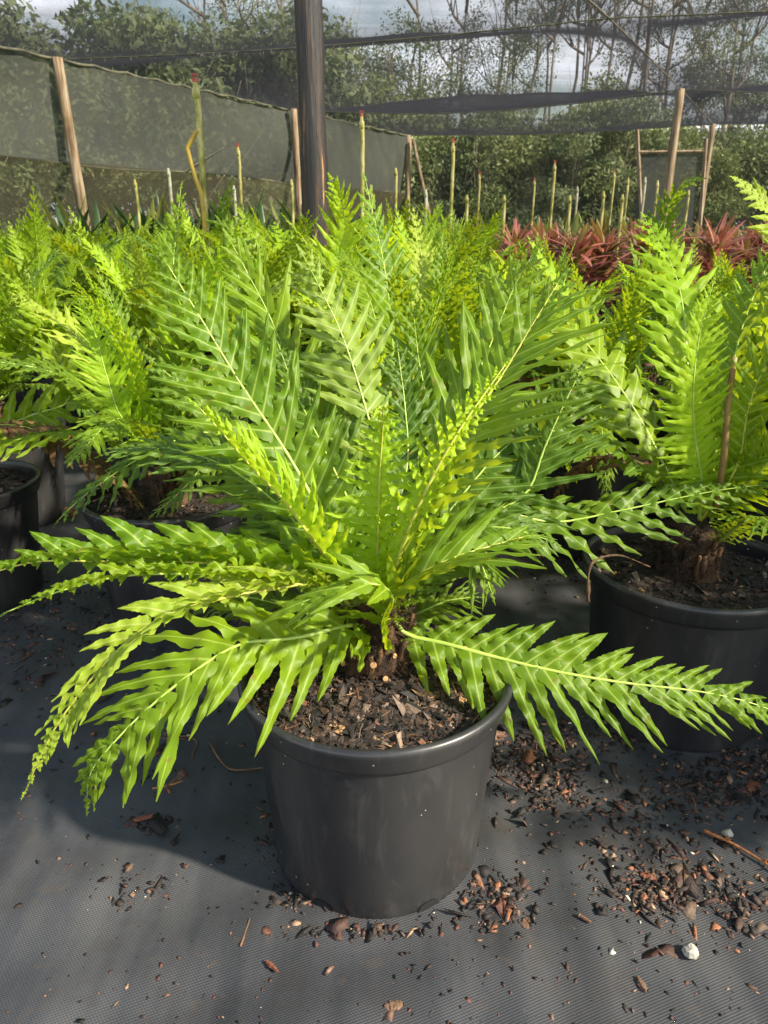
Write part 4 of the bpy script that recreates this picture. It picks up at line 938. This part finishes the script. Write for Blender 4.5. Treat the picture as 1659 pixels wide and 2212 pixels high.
# ---------------------------------------------------------------- trees beyond
def card_crown(seed, blobs, nleaf, ls, squash=.75):
    rg = np.random.RandomState(seed); V = []; 
    w_ = np.array([b_[3]**2 for b_ in blobs]); w_ = w_/w_.sum(); ch = rg.choice(len(blobs), nleaf, p=w_)
    for i in ch:
        x, y, z, r = blobs[i]; d = rg.normal(size=3); d /= np.linalg.norm(d); rr = r*rg.rand()**.38
        c_ = np.array([x, y, z]) + d*rr*np.array([1, 1, squash]); s = ls*rg.uniform(.5, 1.4)
        u = rg.normal(size=3); u /= np.linalg.norm(u); v = np.cross(u, rg.normal(size=3)); v /= np.linalg.norm(v) + 1e-9
        V += [c_ - u*s, c_ + v*s*.4, c_ + u*s, c_ - v*s*.4]
    V = np.array(V); return V, np.arange(len(V)).reshape(-1, 4)
def folmat(name, a_, b_):
    m = plain(name, a_, .6, c2=b_, scale=.9, trans=.3, detail=6); return m
M_f1 = folmat('eucalypt_leaf', (0.17, 0.22, 0.09), (0.30, 0.33, 0.15)); M_f2 = folmat('dark_leaf', (0.12, 0.17, 0.065), (0.21, 0.26, 0.10)); M_f3 = folmat('yellow_leaf', (0.17, 0.23, 0.06), (0.26, 0.29, 0.10))
M_trk = plain('pale_trunk', (0.42, 0.35, 0.27), .8, c2=(0.20, 0.16, 0.12), scale=2, bmp=.4, stretch=(3, 3, .4))
def tree_meshes(seed, h, trunk_h, cr, nleaf, ls, mat, limbs=7):
    rg = np.random.RandomState(seed); mb = MB(); bend = rg.uniform(-.3, .3, 2)
    kk = rg.uniform(3, 7, 2)
    def tp(t): return np.array([bend[0]*math.sin(t*2.5) + .10*math.sin(kk[0]*t*2), bend[1]*math.sin(t*2) + .10*math.sin(kk[1]*t*2), h*.93*t])
    mb.tube([tp(t) for t in np.linspace(0, 1, 10)], np.linspace(.16, .03, 10)*h/9*(.42 if limbs == 6 else .8), 8); blobs = []
    for i in range(limbs):
        t = trunk_h + (1-trunk_h)*(i+.4)/limbs*.95; az = i*2.4 + rg.uniform(-.4, .4); l = cr*(1.1 - .65*(t-trunk_h)/(1-trunk_h))*rg.uniform(.7, 1.15)
        p = tp(t); e_ = p + np.array([math.cos(az)*l, math.sin(az)*l, l*rg.uniform(.5, 1.0)]); md = (p+e_)/2 + np.array([0, 0, -.1*l])
        mb.tube([p, md, e_], [.05*h/9, .035*h/9, .012*h/9], 5)
        for q5 in range(4):
            e2 = e_ + rg.normal(0, l*.25, 3) + np.array([0, 0, l*.55]); m5 = p + (md-p)*rg.uniform(.5, 1.6); mb.tube([m5, (m5+e2)/2 + rg.normal(0, .05, 3), e2], [.022*h/9, .015*h/9, .006*h/9], 4)
        for _ in range(3): blobs.append((*(e_ + rg.normal(0, l*.3, 3)), rg.uniform(.25, .55)*cr*.8))
    top = tp(1); blobs.append((*top, cr*.5))
    V, F = card_crown(seed, blobs, nleaf, ls)
    return mb.build('trunk', [M_trk]), mesh('crown', V, F, [mat], smooth=False)
TR = {'euc': [tree_meshes(s, 10, .45, 2.2, 5200, .06, M_f1) for s in (1, 2)], 'dark': [tree_meshes(s, 8, .18, 2.0, 6500, .065, M_f2, 10) for s in (3, 4)],
      'thin': [tree_meshes(s, 11, .70, 1.4, 1500, .055, M_f1, 6) for s in (5, 6)], 'bush': [tree_meshes(s, 3.4, .05, 1.7, 12000, .065, m_, 9) for s, m_ in ((7, M_f2), (8, M_f1), (9, M_f3))]}
def tree(kind, v, x, y, s, rz, label, group):
    e = empty({'euc': 'gum_tree', 'dark': 'dense_tree', 'thin': 'bare_trunked_tree', 'bush': 'bush'}[kind], (x, y, 0), label, 'bush' if kind == 'bush' else 'tree', group)
    t, c_ = TR[kind][v]
    o1 = obj('trunk', t, e); o2 = obj('crown', c_, e)
    for o in (o1, o2): o.scale = (s, s, s); o.rotation_euler = (0, 0, rz)
    return e
rt = random.Random(5)
def tx(px, Y): return float(PY(px, 300, Y)[0])
TG = 'trees beyond the shade cloth'
TL = {'euc': 'leafy gum tree standing in the forest behind the shade house', 'dark': 'dense dark green tree in the forest behind the shade house', 'thin': 'slender bare trunked tree against the sky gap behind the shade house', 'bush': 'bush growing low behind the shade cloth walls'}
for px, Y, k, s in [(-60, 26, 'dark', 1.1), (60, 30, 'euc', .95), (330, 26, 'euc', .95), (400, 30, 'dark', 1.25), (480, 27, 'thin', 1.0), (560, 27, 'euc', 1.0), (640, 30, 'thin', 1.1), (700, 26, 'euc', .9), (760, 30, 'dark', 1.3), (830, 27, 'euc', .95), (900, 25, 'dark', 1.05),
                    (960, 28, 'euc', 1.0), (1030, 26, 'dark', 1.0), (1090, 27, 'euc', .85), (1150, 33, 'thin', 1.0), (1185, 25, 'thin', .9), (1215, 29, 'thin', 1.05), (1250, 26, 'thin', 1.0), (1290, 31, 'thin', 1.0), (1330, 27, 'thin', 1.1), (1375, 25, 'thin', 1.0), 
                    (1105, 28, 'thin', .9), (1168, 30, 'thin', 1.0), (1235, 28, 'thin', .95), (1270, 30, 'thin', 1.05), (1310, 26, 'thin', .9), (1355, 30, 'thin', 1.0), (1400, 27, 'thin', .95), (500, 29, 'thin', 1.0), (615, 26, 'thin', .9), (1000, 27, 'thin', 1.0), (880, 29, 'thin', 1.0), (1060, 29, 'thin', 1.0), (1480, 28, 'thin', 1.0), (1580, 29, 'thin', 1.0), (1430, 27, 'euc', 1.0), (1500, 29, 'dark', 1.25), (1560, 25, 'euc', 1.0), (1640, 28, 'dark', 1.3), (1720, 26, 'euc', 1.1), (1800, 28, 'dark', 1.3), (1230, 35, 'dark', .6), (1340, 36, 'dark', .55), (870, 36, 'dark', .9), (1600, 36, 'dark', 1.2)]:
    tree(k, rt.randrange(2), tx(px, Y), Y, s*{'euc': .76, 'dark': .74, 'thin': 1.0, 'bush': 1}[k]*rt.uniform(.85, 1.1), rt.uniform(0, 6.28), TL[k], {'euc': 'gum trees in the forest', 'dark': 'dense trees in the forest', 'thin': 'bare trunked trees'}[k])
for i in range(30):
    px = 560 + i*40 + rt.uniform(-10, 10); Y = rt.uniform(18.5, 21.5)
    tree('bush', rt.randrange(3), tx(px, Y), Y, rt.uniform(.7, 1.0), rt.uniform(0, 6), TL['bush'], 'bushes behind the walls')
for i in range(14):
    t = i/13; Y = 9 + 9*t; x = -9.5 + 7.5*t + rt.uniform(-.6, .3)
    tree('bush', rt.randrange(2), x, Y, rt.uniform(.95, 1.25), rt.uniform(0, 6), TL['bush'], 'bushes behind the walls')

# ---------------------------------------------------------------- debris on the mat
def gp(px, py): return PZ(px, py, GZ)
CL = [(1130, 1640, 75, 60, 420), (1200, 1700, 60, 40, 160), (1410, 1925, 75, 40, 260), (1560, 1700, 110, 45, 420), (1300, 1580, 110, 40, 220), (640, 1950, 45, 18, 60), (1060, 1930, 60, 30, 110), (1500, 1900, 90, 60, 120), (1370, 1780, 130, 80, 240), (1190, 1200, 60, 50, 200),
      (120, 1370, 150, 60, 330), (180, 1290, 130, 40, 200), (330, 1610, 120, 60, 110), (520, 1330, 60, 40, 140), (600, 1780, 30, 60, 50), (300, 1920, 60, 40, 40), (320, 1780, 30, 15, 26), (1640, 1640, 60, 30, 140), (800, 2010, 120, 12, 60), (1080, 1980, 50, 25, 60), (1600, 1960, 60, 50, 90), (60, 1480, 60, 40, 60)]
tot = sum(c_[4] for c_ in CL); cw = np.array([c_[4] for c_ in CL])/tot
def onmat(p):
    for (a_, b_) in near_pts + [(.0, .92)]:
        if math.hypot(p[0]-a_, p[1]-b_) < .155: return False
    return True
def smp_c(rg):
    c_ = CL[rg.choice(len(CL), p=cw)]; q_ = gp(c_[0] + rg.normal(0, c_[2]*.8), c_[1] + rg.normal(0, c_[3]*.75))
    return np.array([q_[0], q_[1], GZ + float(wrinkle(q_[0], q_[1]))]) if onmat(q_) else None
def smp_u(rg):
    q_ = gp(rg.uniform(-60, 1720), 1150 + 1080*rg.rand()**1.0)
    if rg.rand() < .45 and q_[0] < 0: return None
    return np.array([q_[0], q_[1], GZ + float(wrinkle(q_[0], q_[1]))]) if onmat(q_) else None
V1, F1 = chips(int(tot*2.6), smp_c, .0012, .0135, 71, flat=.3); V2, F2 = chips(3000, smp_u, .0009, .008, 72, flat=.3)
V3, F3 = chips(420, smp_c, .009, .030, 73, flat=.16); V4, F4 = chips(120, smp_u, .006, .022, 74, flat=.16)
F2 = F2 + len(V1); F3 = F3 + len(V1) + len(V2); F4 = F4 + len(V1) + len(V2) + len(V3)
tag(obj('bark_debris', mesh('bark_debris', np.vstack([V1, V2, V3, V4]), np.vstack([F1, F2, F3, F4]), [M_deb], smooth=False)), 'scattered bark crumbs and leaf scraps on the weed mat', 'debris', kind='stuff')

def twig(pts, r, mat, label, knots=False, seed=0):
    P = [gp(*p) for p in pts]; rg = np.random.RandomState(seed)
    P = [p + np.array([0, 0, r + .001 + rg.uniform(0, .003)]) for p in P]; C, L = spline(P, 24); o0 = C[0].copy(); mb = MB()
    mb.tube(C - o0, r*np.linspace(1, .6, 24)*rg.uniform(.85, 1.15, 24), 7)
    if knots:
        for i in range(14): 
            p = C[rg.randint(4, 23)] - o0; d = rg.normal(size=3); d[2] = abs(d[2]); mb.tube([p, p + d*.003, p + d*.006], [.0012, .001, .0004], 4)
    return tag(obj('twig', mb.build('twig', [mat]), loc=o0), label, 'twig')
twig([(455, 1610), (475, 1645), (505, 1668), (578, 1662)], .0024, M_twig, 'long curved thin twig left of the front pot')
twig([(360, 1600), (400, 1595), (425, 1605), (415, 1640)], .0018, M_twig, 'looped thin twig lying left of the front pot, behind the curved one', seed=1)
twig([(305, 1625), (335, 1600), (400, 1600)], .0016, M_twig, 'dark thin twig at the left end of the looped twig', seed=2)
twig([(1520, 1800), (1580, 1828), (1640, 1862), (1680, 1890)], .0028, M_twigo, 'orange knobbly twig at the right edge of the mat', True, 3)
twig([(1385, 1588), (1450, 1605), (1520, 1625)], .0026, M_twig, 'straight brown twig in front of the right pot', seed=4)
twig([(445, 1455), (480, 1460), (532, 1468)], .0026, M_twig, 'pale broken stalk touching the left side of the front pot', seed=5)
twig([(520, 2050), (530, 2020), (540, 1990)], .0016, M_twig, 'pair of short pale sticks in front of the pot', seed=6)
twig([(1490, 1715), (1500, 1740), (1503, 1760)], .0014, M_twig, 'tiny hooked twig on bare mat at the right', seed=7)
twig([(1250, 1985), (1275, 2000)], .003, M_twig, 'short thick brown twig right of the front pot', seed=8)
twig([(395, 1690), (370, 1700), (330, 1708)], .0022, M_twigo, 'orange splinter next to the large bark piece', seed=9)
def flake(px, py, L, Wd, T_, rz, mat, label, name='bark_piece', seed=0, cat='bark'):
    rg = np.random.RandomState(seed); p = gp(px, py); S_ = 9; V = []
    for i in range(S_+1):
        s = i/S_; hw = Wd*.5*(math.sin(math.pi*min(max(s*.9+.05, 0), 1))**.5)*rg.uniform(.75, 1.15)
        for v in (-1, -.4, .4, 1):
            V.append((L*(s-.5), hw*v + rg.uniform(-.1, .1)*Wd, T_*(1.1 - .7*v*v) + rg.uniform(0, .3)*T_))
    n1 = len(V); V += [(x, y, 0.0005) for x, y, z in V]
    F = []
    for i in range(S_):
        for j in range(3):
            a_ = i*4+j; F.append((a_, a_+1, a_+5, a_+4)); F.append((n1+a_+4, n1+a_+5, n1+a_+1, n1+a_))
        F.append((i*4, i*4+4, n1+i*4+4, n1+i*4)); F.append((i*4+7, i*4+3, n1+i*4+3, n1+i*4+7))
    for e_ in (0, S_*4):
        for j in range(3): F.append((e_+j+1, e_+j, n1+e_+j, n1+e_+j+1))
    o = obj(name, mesh(name, V, F, [mat], smooth=False), loc=(p[0], p[1], GZ + .001), rot=(0, 0, rz)); return tag(o, label, cat)
flake(378, 1690, .052, .012, .005, R(62), M_bark, 'large long bark piece on the mat left of the front pot', seed=1)
flake(1400, 1895, .022, .012, .003, R(-20), M_deadleaf, 'reddish bark flake on top of the debris heap right of the pot', seed=2)
flake(1625, 1700, .028, .022, .003, R(30), M_deadleaf, 'pale reddish leaf scrap near the right edge', 'dead_leaf', 3, 'leaf')
flake(1508, 1700, .018, .016, .002, R(80), M_twig, 'tan leaf fragment on bare mat at the right', 'dead_leaf', 4, 'leaf')
flake(310, 1770, .030, .010, .004, R(20), M_deadleaf, 'curled red brown leaf crumb left of the pot', 'dead_leaf', 5, 'leaf')
flake(588, 2090, .022, .006, .003, R(-40), M_deadleaf, 'small dark red scrap in front of the pot', 'dead_leaf', 6, 'leaf')
flake(1385, 2130, .020, .009, .004, R(100), M_bark, 'brown bark lump near the bottom right', seed=7)
flake(850, 2175, .022, .013, .004, R(10), M_bark, 'flat brown bark scrap near the bottom middle', seed=8)
flake(1140, 1995, .024, .018, .003, R(50), M_bark, 'dark round bark flake right of the pot base', seed=9)
flake(610, 1310, .10, .02, .008, R(15), M_deadleaf, 'curled red brown dead leaves behind the left of the front pot', 'dead_leaf', 10, 'leaf')
flake(130, 1112, .12, .03, .02, R(-10), M_deadleaf, 'reddish dead leaf heap between the left pots', 'dead_leaf', 11, 'leaf')
st = gp(1490, 2063); rg = np.random.RandomState(5); vv, ff = lathe([(0.0001, 0), (.008, .001), (.011, .006), (.009, .012), (.004, .015), (0.0001, .0155)], 9)
vv = np.array(vv) + rg.uniform(-.0012, .0012, (len(vv), 3)); tag(obj('stone', mesh('stone', vv, ff, [M_stone], smooth=False), loc=(st[0], st[1], GZ)), 'pale grey stone on the mat near the bottom right', 'stone')
# a shrivelled frond scrap hanging over the right pot's rim and tiny seedlings
mb = MB(); c0 = np.array(nr.location)
mb.tube(spline([PY(1405, 1225, 1.13)-c0, PY(1340, 1200, 1.11)-c0, PY(1290, 1208, 1.08)-c0, PY(1272, 1235, 1.06)-c0, PY(1270, 1300, 1.05)-c0], 24)[0], np.linspace(.0012, .0030, 24)*np.random.RandomState(1).uniform(.4, 1.6, 24), 5)
o = obj('dry_frond', mb.build('dry_frond', [M_stub]), nr); o['label'] = 'shrivelled brown frond hanging over the rim'
mb = MB(); h0 = np.array(hero.location); rg = np.random.RandomState(3)
for (px, py) in ((685, 1452), (640, 1462)):
    p = PZ(px, py, .30) - h0
    for k in range(5):
        a_ = k*1.3; d = np.array([math.cos(a_), math.sin(a_), .5]); s_ = np.array([-math.sin(a_), math.cos(a_), 0])
        mb.add([p, p + d*.006 + s_*.003, p + d*.011, p + d*.006 - s_*.003], [(0, 1, 2, 3)])
    mb.tube([p - [0, 0, .015], p], .0006, 4)
obj('seedling', mb.build('seedling', [L_mid]), hero)
print('objects', len(bpy.data.objects))
